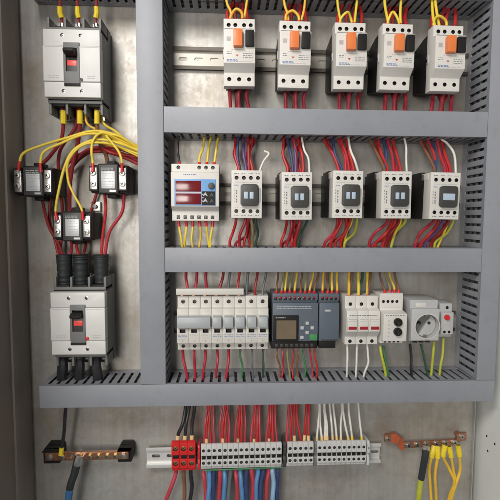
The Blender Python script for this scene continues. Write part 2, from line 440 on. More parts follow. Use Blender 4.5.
mccb(71.2, 62.6, 'upper white and grey main breaker with lugged wires, top left corner', 0, False)
mccb(77.5, 324.2, 'lower white and grey main breaker with black sleeved cables and red trip button', 0, True)

# ------------------------------------------------------------------ current transformers
def ct(u, v, label, dim=False):
    t = thing('current_transformer', label, 'transformer', at(u, v, 60), 'small black current transformers')
    b = MB()
    b.box(-28, 28, -21, 21, 3, 50, None, 2.2); b.box(-15, 15, -22.5, 22.5, 6, 56, None, 1.5)
    b.box(-6, 6, 21, 29, 14, 40, None, 1.5); b.box(-7, 7, -28, -21, 14, 38, None, 1.5)
    b.build('housing', 'black', t)
    l = MB(); l.box(-13.6, 13.6, -20.8, 20.4, 55.5, 57.2, 'dgrey', .3); l.box(-10, 10, -14.5, 11, 57, 57.6, 'label', .15); marks(l, -10, 8, 15.5, 57.2, 'inkfaint', 2, 2.6, 1.2, 4)
    for i, z in enumerate(range(8, -14, -4)): marks(l, -8.5, 8.5, z, 57.6, 'inkfaint', 1, 2, .8, i+5)
    l.box(2, 11, -19.4, -16.6, 57.1, 57.5, 'label')
    l.build('rating_plate', 'label', t)
    for s in (-1, 1):
        tb = MB(); tb.box(s*21.5-6.6, s*21.5+6.6, -18.5, 18.5, 48, 57, 'black', .8); 
        tb.box(s*21.5-5, s*21.5+5, -16, 16, 56.5, 58.2, 'tin', .4)
        for z in (8, -8): tb.cyl(s*21.5, z, 4.4, 58, 60, 'offwhite', 16, .5); tb.screw(s*21.5, z, 3.8, 61.5, 'steel')
        tb.build('terminal_pair', 'tin', t)
    return t
ct(32, 181, 'small black current transformer beside the left cabinet wall')
ct(107.5, 178.5, 'small black current transformer beside the tall vertical duct')
ct(71.5, 226.5, 'small black current transformer just above the lower main breaker, lowest of three')
# loose silver bolt and its washer on the plate
t = thing('stud_bolt', 'silver square nut and bolt on the plate above the lowest current transformer', 'bolt', at(94.5, 206.5, 14))
MB().box(-7, 7, -8, 8, .5, 8, None, 1).build('nut', 'steel', t); MB().cyl(0, 0, 3.6, 7, 15, None, 16, .5).build('bolt', 'dsteel', t)

# ------------------------------------------------------------------ motor breakers
def motor_breaker():
    t = thing('motor_breaker', '', 'motor breaker', Vector((0, 0, 0)), 'row of white motor breakers')
    b = MB(); b.prism([(60, 46.4), (79, 46.4), (79, 31), (81, 30), (88, 28.5), (88, -18), (75, -27.5), (75, -46.2), (60, -46.4)], -22.4, 22.4, 'x', None, .9)
    cut = MB()
    for x in (-15, -5.5, 7, 16.5): cut.cyl(x, 37.6, 2.9, 70, 90, 'darkrec')
    for x in (-14.6, -.2, 14.2): cut.cyl(x, -36.5, 3.0, 64, 90, 'darkrec')
    b.build('housing', 'white', t, cut=cut)
    for x in (-15, -5.5, 7, 16.5): MB().screw(x, 37.6, 2.5, 74.5).build('terminal_screw', 'dsteel', t)
    for x in (-14.6, -.2, 14.2): MB().screw(x, -36.5, 2.7, 68.5).build('terminal_screw', 'dsteel', t)
    MB().prism([(8, 34), (40, 41), (60.5, 42), (60.5, -42), (40, -41), (8, -34)], -20, 20, 'x', None, 1).build('shaded_rear_body', 'black', t)  # coloured black to stand in for the shaded gap beside the housing
    MB().box(-8.6, 4.2, 2.6, 26, 87, 97, None, 1.6).build('stop_button', 'orange', t)
    MB().box(8.2, 20.6, 1.6, 23.6, 87, 93, None, 1.2).build('start_button', 'black', t)
    sd = MB(); sd.box(-23.4, -22.2, -4, 8, 62, 68, 'lgrey', .3); sd.box(-23.8, -22.2, -2, 3, 60.5, 65, 'black', .3); sd.build('side_clip', 'lgrey', t)
    motor_print(0).build('lettering', 'ink', t)
    MB().box(-21.2, 21.2, 28.6, 29.2, 86.4, 88.2, 'inkfaint').build('cover_seam', 'lgrey', t)
    return t
def motor_print(sd):
    pm = MB()
    pm.box(-18, -12, 12, 18, 87.9, 88.12, 'inkfaint'); marks(pm, -18, -2, -13.5, 88, 'inkblue', 2, 1.7, 1.1, 11)
    pm.prism([(-5.5, -6.5), (-1, -6.5), (-3.2, -9.5)], 87.9, 88.15, 'd', 'inkred'); marks(pm, 5, 19, -5, 88, 'ink', 3, 2.6, .8, 13+sd)
    marks(pm, -18, -11, -3, 88, 'ink', 2, 2.4, .8, 15+sd)
    marks(pm, -11+sd % 3, 3, 0.2, 88, 'inkfaint', 1, 2, .9, 16+sd); marks(pm, -17, 17, -15.9-.2*(sd % 2), 88, 'inkfaint', 1, 2, .7, 19+sd)
    for q in range(4): marks(pm, (-17.4, -8, 4.6, 14)[q], (-13, -3.6, 9.4, 19)[q], 33.0, 79, 'ink', 1, 1, .8, 60+q+sd)
    return pm
MBL = [('leftmost motor breaker', 239, 52, 236), ('second motor breaker from left', 294.2, 54, 0), ('middle motor breaker', 349.7, 55.5, 0), ('fourth motor breaker from left', 396.7, 56.5, 0), ('rightmost motor breaker', 447.3, 58, 0)]
mb0 = motor_breaker()
for i, (nm, u, v, _) in enumerate(MBL):
    o = mb0 if i == 0 else copy_tree(mb0)
    o.location = at(u+.3, v, 80)
    o['label'] = ['leftmost white motor breaker with orange and black buttons, above the meter', 'second white motor breaker from the left, with orange and black buttons', 'middle one of five white motor breakers with orange and black buttons', 'fourth white motor breaker from the left, with orange and black buttons', 'rightmost white motor breaker, beside the slotted right duct'][i]
    o.rotation_euler.y = math.radians((-.4, .5, -.2, .7, .3)[i])
    if i:
        for ch in o.children:
            if ch.name.startswith('lettering'): ch.data = motor_print(i*7).mesh('lettering', 'ink')
    if i == 0:
        for ch in o.children:
            if ch.name.startswith('start_button'): ch.location.z = .0025

# ------------------------------------------------------------------ contactors
def contactor():
    t = thing('contactor', '', 'contactor', Vector((0, 0, 0)), 'row of white contactors')
    MB().box(-22.8, 22.8, -34, 34, 7.6, 66, None, 1.2).box(-21, 21, -30, 38, 12, 50, None, 1).build('base', 'black', t)
    b = MB(); b.box(-22.4, 22.4, -34.6, 34.6, 64, 88, None, 1.1); b.box(-22.8, 22.8, 24, 34.2, 57, 80, None, .8)
    cut = MB()
    for x in (-14.8, -4.4, 5.8, 16): cut.cyl(x, 23.6, 2.9, 78, 95, 'darkrec'); cut.cyl(x, -24.4, 2.9, 78, 95, 'darkrec')
    b.build('housing', 'white', t, cut=cut)
    for x in (-14.8, -4.4, 5.8, 16):
        for z in (23.6, -24.4): MB().screw(x, z, 2.5, 82).build('terminal_screw', 'dsteel', t)
    oc = [(-9, 12), (-6, 14.5), (13.5, 14.5), (16.5, 12), (16.5, -14), (13.5, -17), (-6, -17), (-9, -14)]
    MB().prism(oc, 87, 94.5, 'd', None, .9).build('contact_carrier', 'dgrey', t)
    for x in (-1.2, 6.9): MB().box(x-2.7, x+2.7, -6.5, 3.2, 93.5, 95.3, None, .4).build('position_window', 'paleblue', t)
    sd = MB(); sd.box(17.6, 20, -11, 9, 87.5, 89.2, None, .4); sd.build('side_rib', 'lgrey', t)
    contactor_print(0).build('lettering', 'ink', t)
    return t
def contactor_print(sd):
    pm = MB()
    for z in (5, 1.5, -3, -7.5, -10.5): pm.box(-15.6, -14.0, z-1.4, z+1, 87.9, 88.12, 'ink')
    marks(pm, -17, 17, 17.2, 88, 'inkfaint', 1, 2, .7, 21); marks(pm, -17, 17, -19.6, 88, 'inkfaint', 1, 2, .7, 22)
    for z in (6, 2, -2, -6, -10): pm.box(-18.6, -17.8, z-1.2, z+1-(sd+z) % 3*.4, 87.9, 88.1, 'ink')
    for q in range(4):
        x = (-14.8, -4.4, 5.8, 16)[q]; marks(pm, x-3.4, x+3.2, 29.6, 88, 'ink', 1, 2, .9, 70+q+sd); marks(pm, x-3.4, x+3.2, -30.4, 88, 'ink', 1, 2, .9, 80+q+sd)
    marks(pm, -18, -12, 13, 88, 'inkblue', 1, 2, 1, 90+sd)
    return pm
CT = [(246.7, 194.3), (296.8, 196), (347.8, 194.5), (396.5, 195), (445, 196)]
c0 = contactor()
for i, (u, v) in enumerate(CT):
    o = c0 if i == 0 else copy_tree(c0)
    o.location = at(u, v, 88); o.rotation_euler.y = math.radians((.3, -.5, .4, -.2, .8)[i])
    if i:
        for ch in o.children:
            if ch.name.startswith('lettering'): ch.data = contactor_print(i*5).mesh('lettering', 'ink')
    o['label'] = ['leftmost white contactor, next to the digital meter', 'second white contactor from the left, under the second motor breaker', 'middle one of five white contactors with grey centre window', 'fourth white contactor from the left, under the fourth motor breaker', 'rightmost white contactor with one wide blue window, by the right duct'][i]
    if i == 4:
        wins = [c for c in o.children if c.name.startswith('position_window')]
        wins[0].scale.x = 3.3; wins[0].location.x = .0068
        bpy.data.objects.remove(wins[1])

# ------------------------------------------------------------------ digital meter
t = thing('power_meter', 'white digital meter with two dark red displays left of the contactors', 'meter', at(195, 192.3, 66))
b = MB(); b.prism([(8, 40), (40, 42.5), (60, 42.5), (60, 31), (66.5, 29.5), (66.5, -21), (56, -27.5), (56, -42.5), (40, -42.5), (8, -40)], -35.6, 35.6, 'x', None, .9)
cut = MB()
for x in (-25, 6, 16.2, 26.4): cut.cyl(x, 37.2, 2.9, 50, 70, 'darkrec')
for x in (-26, -15.6, -5.2, 5.2, 15.6, 25.6): cut.box(x-2.6, x+2.6, -39.6, -34.4, 48, 70, 'darkrec')
b.build('housing', 'white', t, cut=cut)
for x in (-25, 6, 16.2, 26.4): MB().screw(x, 37.2, 2.5, 56).build('terminal_screw', 'dsteel', t)
for x in (-26, -15.6, -5.2, 5.2, 15.6, 25.6): MB().screw(x, -37, 2.4, 53).build('terminal_screw', 'steel', t)
MB().box(-30.4, 30.8, -19.6, 19.4, 66, 67.6, None, .5).build('front_panel', 'bluepanel', t)
MB().box(-28.6, 9.2, .8, 16.8, 67.3, 68.0, None, .2).build('display', 'redwin', t)
MB().box(-28.6, 9.2, -18, -2.0, 67.3, 68.0, None, .2).build('display', 'redwin', t)
MB().box(-28.6, 9.2, -1.7, .5, 67.3, 67.9, 'lilac').build('display_strip', 'lilac', t)
MB().box(10.5, 30, -19, 1.5, 67.2, 67.8, None).build('key_panel', 'black', t)
MB().cyl(24.5, 9.5, 5, 67, 70.5, None, 24, .8).build('selector_button', 'dgrey', t)
for x, z in ((15.5, -3), (15.5, -12), (25, -4), (25, -13)):
    MB().prism([(x-4, z-3.2), (x, z+3.6), (x+4, z-3.2), (x, z-1.2)], 67.4, 68.6, 'd', None, .3).build('arrow_key', 'lgrey' if x < 20 else 'dgrey', t)
pm = MB(); marks(pm, -17, 2, 26, 66.5, 'inkblue', 1, 2, 1.2, 31)
for z in (-3, -8, -13): pm.box(10.9, 12.6, z-.8, z+.8, 67.7, 67.95, 'lilac')
pm.build('lettering', 'ink', t)

# ------------------------------------------------------------------ miniature breakers + comb busbar
def mcb(poles, tint='offwhite'):
    w = 17.5*poles-.35
    t = thing('miniature_breaker', '', 'miniature breaker', Vector((0, 0, 0)), 'bank of miniature breakers')
    cut = MB(); b = MB()
    for i in range(poles):
        x0 = -w/2+i*17.5
        b.prism([(8, 30), (20, 42), (57, 42), (57, 24.5), (64, 23.2), (64, 15.5), (66, 15), (66, -6), (68.5, -7), (68.5, -28.6), (57, -30.2), (57, -42), (20, -42), (8, -32)], x0, x0+17.15, 'x', None, .5)
    for i in range(poles):
        x = -w/2+8.6+i*17.5
        cut.cyl(x, 33.4, 3.1, 49, 70, 'darkrec'); cut.cyl(x, -36.2, 2.9, 49, 70, 'darkrec')
        cut.box(x-4.4, x+4.4, -12.6, -7.0, 62, 80, 'darkrec')
    b.build('housing', tint, t, cut=cut)
    for i in range(poles):
        x = -w/2+8.6+i*17.5
        MB().screw(x, 33.4, 2.8, 53).build('terminal_screw', 'dsteel', t); MB().screw(x, -36.2, 2.6, 53).build('terminal_screw', 'dsteel', t)
    hw = w/2-1.2 if poles > 1 else 6.6
    MB().prism([(64, 14), (74.5, 12.5), (76, 10), (75.5, -3.5), (66, -4.5), (64, -4.5)], -hw, hw, 'x', None, .7).build('toggle', 'toggle', t)
    if poles == 1: MB().box(-6.4, 6.4, -5.6, -4.7, 65.8, 68, None).build('toggle_slot', 'ink', t)
    pm = MB()
    for i in range(poles):
        x = -w/2+8.6+i*17.5
        marks(pm, x-6.5, x+6.5, -16, 68.5, 'inkblue' if i == 0 else 'inkfaint', 2 if i == 0 else 1, 2.4, 1, 40+i); 
        if i == 0: marks(pm, x-6.5, x+3, -22.5, 68.5, 'inkfaint', 1, 2, .8, 44)
        pm.box(x-.5, x+.5, -26, -24.4, 68.4, 68.65, 'ink')
    pm.build('lettering', 'ink', t)
    return t
t3 = mcb(3); t3.location = at(194.3, 324, 64); t3['label'] = 'three pole breaker with one wide grey toggle, left end of the breaker bank'
m1 = mcb(1)
z3 = t3.location.z
for i in range(5):
    o = m1 if i == 0 else copy_tree(m1)
    o.location = (t3.location.x+(26.25+8.75+17.5*i)*MM, 0, z3)
    o['label'] = ['narrow single breaker right beside the wide three pole breaker', 'second of the five narrow single breakers from the left', 'third of five narrow single breakers, in their middle', 'fourth narrow single breaker, next to the one touching the controller', 'narrow single breaker at the right end, touching the blue grey controller'][i]
t = thing('comb_busbar', 'long off white comb busbar strip along the top of the breaker bank', 'busbar', at(210, 291.8, 62))
xw = 51.5
b = MB(); b.box(-xw, xw, -4.6, 4.6, 50, 63, None, .8); b.build('cover_strip', 'offwhite', t)
for i in range(6): MB().box(-xw+8+i*17.5-2, -xw+8+i*17.5+2, -9, -4, 52, 55).build('prong', 'copper', t)

# ------------------------------------------------------------------ programmable controller + expansion
hp = 58
t = thing('logic_controller', 'blue grey programmable controller with small khaki display and green key', 'controller', at(295.5, 321.5, hp))
sx_ = 1.527
def lx(u): return (u-295.5)*sx_
def lz(v): return -(v-321.5)*sx_
b = MB(); b.box(lx(272), lx(318.7), lz(342), lz(293), 8, 50, None, 1); b.box(lx(272), lx(318.7), lz(342), lz(302.5), 40, hp, None, 1); b.box(lx(272), lx(318.7), lz(300.5), lz(293.5), 40, hp-5, None, .6)
cut = MB()
for i in range(9): x = lx(275.5+i*4.9); cut.box(x-2.3, x+2.3, lz(299.6), lz(296.4), 44, 70, 'darkrec')
b.build('housing', 'plc', t, cut=cut)
for i in range(9): x = lx(275.5+i*4.9); MB().screw(x, lz(298), 1.6, 49.5, 'steel').build('terminal_screw', 'steel', t)
f = MB().box(lx(272.6), lx(298.5), lz(342), lz(314.8), hp-1, hp+2.4, None, .8)
fc = MB().box(lx(275.6), lx(296.4), lz(339.6), lz(319.6), hp+.6, hp+9)
fr = f.build('display_frame', 'black', t, cut=fc)
MB().box(lx(275.7), lx(296.3), lz(339.5), lz(319.7), hp-.5, hp+1.1, 'screen').build('display', 'screen', t)
pm = MB(); marks(pm, lx(275), lx(285), lz(317.2), hp+2.4, 'inkfaint', 1, 2, 1.3, 51); marks(pm, lx(276), lx(312), lz(306), hp, 'inkfaint', 2, 3, 1, 52); pm.build('lettering', 'ink', t)
for (u, v) in ((307.5, 323.2), (302.3, 328), (312.7, 328), (307.5, 333), (302.2, 338)):
    MB().box(lx(u)-2.7, lx(u)+2.7, lz(v)-2.5, lz(v)+2.5, hp-.5, hp+2, None, .7).build('key', 'lgrey', t)
MB().box(lx(310), lx(318), lz(340.5), lz(334.8), hp-.5, hp+2, None, .7).build('enter_key', 'green', t)
b = MB(); b.box(lx(271), lx(318.6), lz(350), lz(342.4), 12, hp-2, None, .8)
for i in range(8): b.box(lx(275+i*5.2), lx(278.2+i*5.2), lz(348.5), lz(345), hp-3, hp-1.2, 'dgrey', .3)
b.build('terminal_cover', 'black', t)
t = thing('expansion_module', 'blue grey expansion module attached right of the controller with display', 'controller module', at(329.3, 321.5, hp))
def lx(u): return (u-329.3)*sx_
b = MB(); b.box(lx(319), lx(339.6), lz(342), lz(293), 8, 50, None, 1); b.box(lx(319), lx(339.6), lz(342), lz(302.5), 40, hp-.6, None, 1); b.box(lx(319), lx(339.6), lz(300.5), lz(293.5), 40, hp-5, None, .6)
cut = MB()
for i in range(4): x = lx(322.5+i*4.6); cut.box(x-2.2, x+2.2, lz(299.6), lz(296.4), 44, 70, 'darkrec')
b.build('housing', 'plc', t, cut=cut)
for i in range(4): x = lx(322.5+i*4.6); MB().screw(x, lz(298), 1.6, 49.5, 'steel').build('terminal_screw', 'steel', t)
MB().box(lx(324.5), lx(330.5), lz(311.2), lz(309.2), hp-1, hp-.3, 'lgrey').build('status_label', 'lgrey', t)
MB().box(lx(319.2), lx(336.5), lz(350), lz(342.4), 12, hp-2, None, .8).build('terminal_cover', 'black', t)
MB().box(lx(321), lx(338), lz(341.6), lz(340.4), hp-.9, hp-.3, 'dgrey').build('lower_slot', 'dgrey', t)

# ------------------------------------------------------------------ three pole fuse holder
s = 1.50
t = thing('fuse_holder', 'white three pole fuse holder with three red windows beside the controller', 'fuse holder', at(363, 321.5, 64))
b = MB(); cut = MB(); w = 17.6
for i in range(3):
    x0 = -w*1.5+i*w
    b.prism([(8, 30), (20, 38.5), (54, 38.5), (54, 20), (64, 17), (66, 12), (66, -16), (60, -22), (56, -26), (56, -38.5), (20, -38.5), (8, -30)], x0+.15, x0+w-.15, 'x', None, .6)
    x = x0+w/2
    cut.cyl(x, 25.5, 2.9, 46, 70, 'darkrec'); cut.cyl(x, -33.5, 2.9, 46, 70, 'darkrec')
b.build('housing', 'white', t, cut=cut)
for i in range(3):
    x = -w+i*w
    MB().screw(x, 25.5, 2.5, 50).build('terminal_screw', 'dsteel', t); MB().screw(x, -33.5, 2.5, 51).build('terminal_screw', 'dsteel', t)
    d_ = MB().box(x-7.6, x+7.6, -14.5, 8, 65, 69, None, .8).build('fuse_drawer', 'white', t)
    MB().box(x-6.4, x+6.4, -11.6, -6.8, 68.6, 69.7, None, .3).build('red_window', 'redwin2', d_)
pm = MB(); marks(pm, -22, 22, 9.8, 66.1, 'ink', 1, 2, 1.2, 61)
for i in range(3): marks(pm, -w+i*w-6.5, -w+i*w+6.5, 4.5, 69, 'inkfaint', 2, 2.8, .9, 62+i)
pm.build('lettering', 'ink', t)

# ------------------------------------------------------------------ timer relay
t = thing('timer_relay', 'narrow white timer relay with two black knobs left of the socket', 'relay', at(395.4, 321, 72))
def tx(u): return (u-395.4)*1.48
def tz_(v): return -(v-321)*1.48
b = MB(); b.prism([(8, 34), (20, 40), (54, 40), (54, 13.5), (72, 11), (72, -32), (58, -33.5), (58, -39), (20, -39), (8, -34)], -18.4, 18.4, 'x', None, .9)
cut = MB()
for x in (-13, -5.8, 1.4, 8.6): cut.cyl(x, 27, 2.4, 47, 70, 'darkrec')
for x in (-10, -3, 4, 11): cut.box(x-2, x+2, -38, -34.6, 52, 80, 'darkrec')
b.build('housing', 'white', t, cut=cut)
for x in (-13, -5.8, 1.4, 8.6): MB().screw(x, 27, 2.1, 50).build('terminal_screw', 'dsteel', t)
for z in (-1.5, -16.5):
    k = MB().cyl(3.4, z, 6.3, 71, 77, None, 28, .8).build('knob', 'black', t)
    MB().box(2.7, 4.1, z-5, z+1, 76.9, 77.5, 'dgrey').build('pointer', 'dgrey', k)
pm = MB(); marks(pm, -15, 16, 8.6, 72, 'ink', 1, 2, 1, 71)
for z in (0, -6, -12, -18, -24): pm.box(-11, -9, z-.9, z+.9, 71.9, 72.15, 'inkfaint')
marks(pm, -14, 14, 18, 54, 'inkfaint', 1, 2, .9, 72)
pm.build('lettering', 'ink', t)

# ------------------------------------------------------------------ socket outlet
t = thing('socket_outlet', 'grey rail mounted socket outlet with round recess and white label', 'socket', at(425.5, 321.5, 62))
b = MB(); b.box(-22.4, 22.4, -33, 33, 8, 55, None, 1); b.box(-22.6, 22.6, -31, 20, 40, 62, None, 1.6)
cut = MB(); cut.cyl(3.2, -8, 19.4, 44, 80, None, 48)
b.build('housing', 'lgrey', t, cut=cut)
c = MB()
n = 48
for i in range(n):
    a0, a1 = 2*PI*i/n, 2*PI*(i+1)/n
    c.prism([(3.2+r*math.cos(a), -8+r*math.sin(a)) for r, a in ((19.2, a0), (20.4, a0), (20.4, a1), (19.2, a1))], 61, 62.8, 'd')
c.build('recess_rim', 'offwhite', t)
MB().cyl(3.2, -8, 19, 43.5, 46, None, 40).build('recess_floor', 'mgrey', t)
MB().prism([(3.2+18.6*math.cos(a), -8+18.6*math.sin(a)) for a in [math.radians(x) for x in range(-118, 62, 10)]], 45.5, 51, 'd', None, .6).build('recess_insert', 'lgrey', t)
for x in (-4.5, 10.8): MB().cyl(x, -5, 2.6, 45, 51.4, None, 16).build('pin_hole', 'darkrec', t)
for z in (8.6, -25.0): MB().box(1.2, 5.2, z-2, z+2, 45.5, 58, None, .5).build('earth_clip', 'steel', t)
MB().box(-13.5, 2.5, 21.8, 28.5, 54.5, 55.6, None, .2).build('label', 'white', t)
for x in (-14, -4, 6): MB().box(x-3, x+3, -34.4, -31, 45, 60.4, None, .4).build('terminal', 'black', t)

# small narrow module with red button
t = thing('narrow_breaker', 'small narrow white device with a red button right of the socket', 'switch', at(447.3, 321, 50))
b = MB(); b.box(-10.4, 10.4, -27.5, 27.5, 8, 44, None, 1); b.box(-10.2, 10.2, -22, 14, 40, 50, None, 1)
cut = MB(); 
for x in (-4, 3.6): cut.cyl(x, -18, 2.3, 44, 60, 'darkrec')
cut.cyl(2, 20.5, 2.6, 38, 60, 'darkrec')
b.build('housing', 'lgrey', t, cut=cut)
for x in (-4, 3.6): MB().screw(x, -18, 2, 46.5).build('terminal_screw', 'dsteel', t)
MB().screw(2, 20.5, 2.2, 40.5).build('terminal_screw', 'dsteel', t)
MB().cyl(-1.4, 6.2, 4.3, 49, 54, None, 24, .8).build('push_button', 'red', t)
pm = MB(); marks(pm, -8, 8, -6, 50, 'inkfaint', 2, 2.4, .8, 81); pm.build('lettering', 'ink', t)

# ------------------------------------------------------------------ terminal blocks
def terminal(w, k, zt, zb, dmax, name, big=False, jumper=True):
    t = thing(name, '', 'terminal block', Vector((0, 0, 0)))
    b = MB()
    b.prism([(16, zb+4), (16, zt-22), (24, zt-19), (dmax-9, zt-1.5), (dmax-4, zt), (dmax, zt-2.2), (dmax, 3.2), (dmax-3, 2.8), (dmax-3, -2.6), (dmax, -3), (dmax, zb+6.8), (dmax-5, zb+6), (dmax-5, zb), (24, zb)], -w/2+.12, w/2-.12, 'x', None, .45)
    cut = MB()
    zs = (zt*.55, zb*.42)
    for z in zs: cut.cyl(0, z, min(w*.31, 4), dmax-6, dmax+4, 'darkrec', 16)
    b.build('housing', k, t, cut=cut)
    for z in zs: MB().screw(0, z, min(w*.27, 3.5), dmax-1.4, 'brass' if big else 'dsteel', True, .6).build('terminal_screw', 'steel', t)
    if jumper: MB().box(-w*.36, w*.36, -3.6, 3.6, dmax-4, dmax-.6, None, .3).build('marker_slot', 'black', t)
    return t
HT = 50
# grey terminals
def trow(us, v0, v1, w, zt, zb, who, grp):
    t0 = terminal(w, 'tgrey', zt, zb, HT, 'terminal_block'); t0['group'] = grp
    n = len(us)
    for i, u in enumerate(us):
        o = t0 if i == 0 else copy_tree(t0)
        v = v0+(v1-v0)*i/(n-1); p = at(u, v, HT); o.location = p
        o['label'] = f'{ORD[i]} grey terminal block from the left in {who}'
s0 = (P(279, 455, HT).x-P(203.5, 457, HT).x)/14/MM
trow([203.5+i*(279-203.5)/14 for i in range(15)], 458, 456, s0, 21.5, -21, 'the long bank of fifteen', 'long bank of grey terminal blocks')
s1 = (P(311, 454, HT).x-P(290, 454, HT).x)/4/MM
trow([290+i*5.25 for i in range(5)], 455.4, 455, s1, 21, -20.5, 'the short middle bank under red wires', 'short bank of grey terminal blocks')
s2 = (P(363.7, 453, HT).x-P(319.6, 453, HT).x)/9/MM
trow([319.6+i*4.9 for i in range(10)], 454.6, 453.8, s2, 21, -20.5, 'the right bank under white wires', 'right bank of grey terminal blocks')
# red terminals
p0, p1 = P(175.5, 456.5, 52), P(191.5, 456.5, 52); wr = (p1.x-p0.x)/2/MM
t0 = terminal(wr, 'red', 25, -25, 53, 'red_terminal_block', True); t0['group'] = 'red terminal blocks'
for i in range(3):
    o = t0 if i == 0 else copy_tree(t0)
    o.location = (p0.x+i*wr*MM, 0, P(183, 456.8, 52).z)
    o['label'] = ['leftmost red terminal block, next to the bare end of the rail', 'middle of the three large red terminal blocks', 'rightmost red terminal block, beside the grey terminals'][i]
# end brackets
def bracket(u, v, label, w, k):
    t = thing('end_bracket', label, 'end bracket', at(u, v, 44), 'terminal end brackets')
    MB().prism([(16, -20), (16, 20), (44, 23), (47, 20), (47, 3), (40, 0), (47, -6), (47, -17), (42, -21)], -w/2, w/2, 'x', None, .7).build('clamp', k, t)
    MB().screw(0, 12, w*.3, 47.6, 'steel').build('clamp_screw', 'steel', t)
bracket(284.6, 455.3, 'dark end bracket between the long and the short terminal banks', 4.6, 'dgrey')
bracket(315.4, 454.7, 'dark end bracket between the short and the right terminal banks', 4.2, 'mgrey')
bracket(199, 458.5, 'slim dark red bracket between the red and the grey terminal blocks', 3.6, 'red')
bracket(367.8, 453.9, 'grey end bracket closing the right terminal bank near the earth bar', 4.0, 'tgrey')

# green earth strip under the long bank
g = MB(); a, b_ = P(203, 470.4, 44), P(282, 467.4, 44)
g.tube([Vector((0, 0, 0)), (b_-a)*.5, b_-a], 1.3, 'wire_green'); g = g.build('earth_strip', 'wire_green', None, loc=a)
tag(g, 'thin green strip running under the long bank of grey terminals', 'earth strip')

# ------------------------------------------------------------------ earth bars
hb = 34
t = thing('earth_bar', 'copper earth bar on two black insulators at lower left', 'earth bar', at(86, 456, hb))
sc_ = (.715-hb*MM)/FPX/MM*1.03
def ex(u): return (u-86)*sc_
b = MB(); b.box(ex(46), ex(127.5), -7, 6.5, hb-5, hb, None, .6)
cut = MB()
hs = [63.5, 72, 81, 90, 98.5, 107, 115]
for u in hs: cut.cyl(ex(u), -.3, 3.6, hb-8, hb+4, None, 18)
b.build('bar', 'copper', t, cut=cut)
for u in hs[0:1]+hs[2:]: MB().cyl(ex(u), -.3, 4.4, hb-.5, hb+2.6, 'brass', 6, .4).screw(ex(u), -.3, 2.8, hb+3.6, 'steel').build('bar_screw', 'brass', t)
for i, (ua, ub) in enumerate(((43, 59), (116, 130))):
    z1 = 7 if i else 9
    ins = MB(); ins.box(ex(ua), ex(ub), -15, z1, 1, hb-5.2, None, 2); ins.box(ex(ua)+2, ex(ub)-2, -19, z1+2, 1, 12, None, 1.5); ins.box(ex(ua)+1, ex(ub)-1, 7, z1, hb-10, hb+2, 'black', 1.5)
    ob = ins.build('insulator', 'black', t)
    MB().cyl((ex(ua)+ex(ub))/2, -.3, 5, hb, hb+3, 'tin', 6, .4).build('fixing_bolt', 'tin', ob)
    MB().cyl((ex(ua)+ex(ub))/2, -16.3, 4, 10, 15, 'tin', 12, .4).build('foot_screw', 'tin', ob)
hb = 15
t = thing('earth_bar', 'dull copper earth bar with yellow sleeved wires at lower right', 'earth bar', at(425, 443, hb))
sc_ = (.715-hb*MM)/FPX/MM*1.03
def ex(u): return (u-425)*sc_
def ez(v): return -(v-443)*sc_
b = MB(); b.prism([(ex(400), ez(448.5)), (ex(400), ez(442.5)), (ex(459), ez(440)), (ex(459), ez(446.5))], hb-5, hb, 'd', None, .6)
b.prism([(ex(458.5), ez(443.5)), (ex(458.5), ez(434.5)), (ex(469), ez(433.5)), (ex(469), ez(441.5))], hb-6, hb-1, 'd', None, .6)
b.prism([(ex(383), ez(441.5)), (ex(383), ez(435)), (ex(392), ez(434)), (ex(392), ez(441.5))], hb-6, hb-1, 'd', None, .6)
b.build('bar', 'dcopper', t)
c = MB(); c.prism([(ex(388), ez(441)), (ex(389), ez(432.5)), (ex(394), ez(432)), (ex(402), ez(438)), (ex(403), ez(449)), (ex(399), ez(449.5)), (ex(394), ez(442))], hb-4, hb+3, 'd', None, 1.2)
c.prism([(ex(393), ez(440)), (ex(396), ez(433.5)), (ex(398), ez(435)), (ex(396.5), ez(443))], hb+2, hb+5, 'd', None, .8); c.build('clip', 'orangered', t)
for i, u in enumerate((407, 416.5, 426, 436.5, 446, 455.5)):
    z = ez(444.6-(u-407)*.042)
    MB().cyl(ex(u), z, 5.2, hb-.4, hb+3, 'tin', 6, .5).screw(ex(u), z, 3.8, hb+4.4, 'steel').build('bar_screw', 'tin', t)
for u, v in ((386, 438), (463.5, 437)): MB().cyl(ex(u), ez(v), 4.6, hb-1.5, hb+1.6, 'tin', 6, .4).screw(ex(u), ez(v), 3.2, hb+2.6, 'steel').build('fixing_bolt', 'tin', t)
for u, v in ((388, 439), (463, 438)): MB().cyl(ex(u), ez(v), 5, .5, hb-5.5, None, 20, .8).build('insulator', 'dcopper', t)

# ------------------------------------------------------------------ WIRES
Y = 'sleeve_yellow'
# upper main breaker: incoming and outgoing
for i, (u, ut) in enumerate(((61.5, 60), (78.5, 77.5), (95.5, 96.5))):
    wire([(ut, -14, 44), (ut, 4, 42), (u+.5, 21, 38), (u+.8, 27, 37)], 1.8, 'wire_darkred', f'dark red wire with yellow sleeve into the upper main breaker top, {ORD[i]} from left', 'wires into the upper main breaker', jitter=False, ends=((1, 5, 3, 'tin', 'lug'),))
    s_ = wire([(ut, 7, 42), (ut+.2, 13, 41), (u+.3, 18, 39.5)], 3.3, Y, f'yellow lug sleeve above the upper main breaker, {ORD[i]} from left', 'yellow lug sleeves', 'lug sleeve', 'lug_sleeve', jitter=False)
cts_in = [[(63.5, 103, 37), (63.5, 122, 40), (61, 140, 36), (50, 156, 30), (40, 166, 30)], [(80, 103, 37), (80, 122, 40), (78, 142, 34), (71, 175, 26), (69.5, 205, 28), (71, 216, 30)], [(96.5, 103, 37), (97, 122, 40), (99, 140, 34), (106, 155, 28), (108, 168, 30)]]
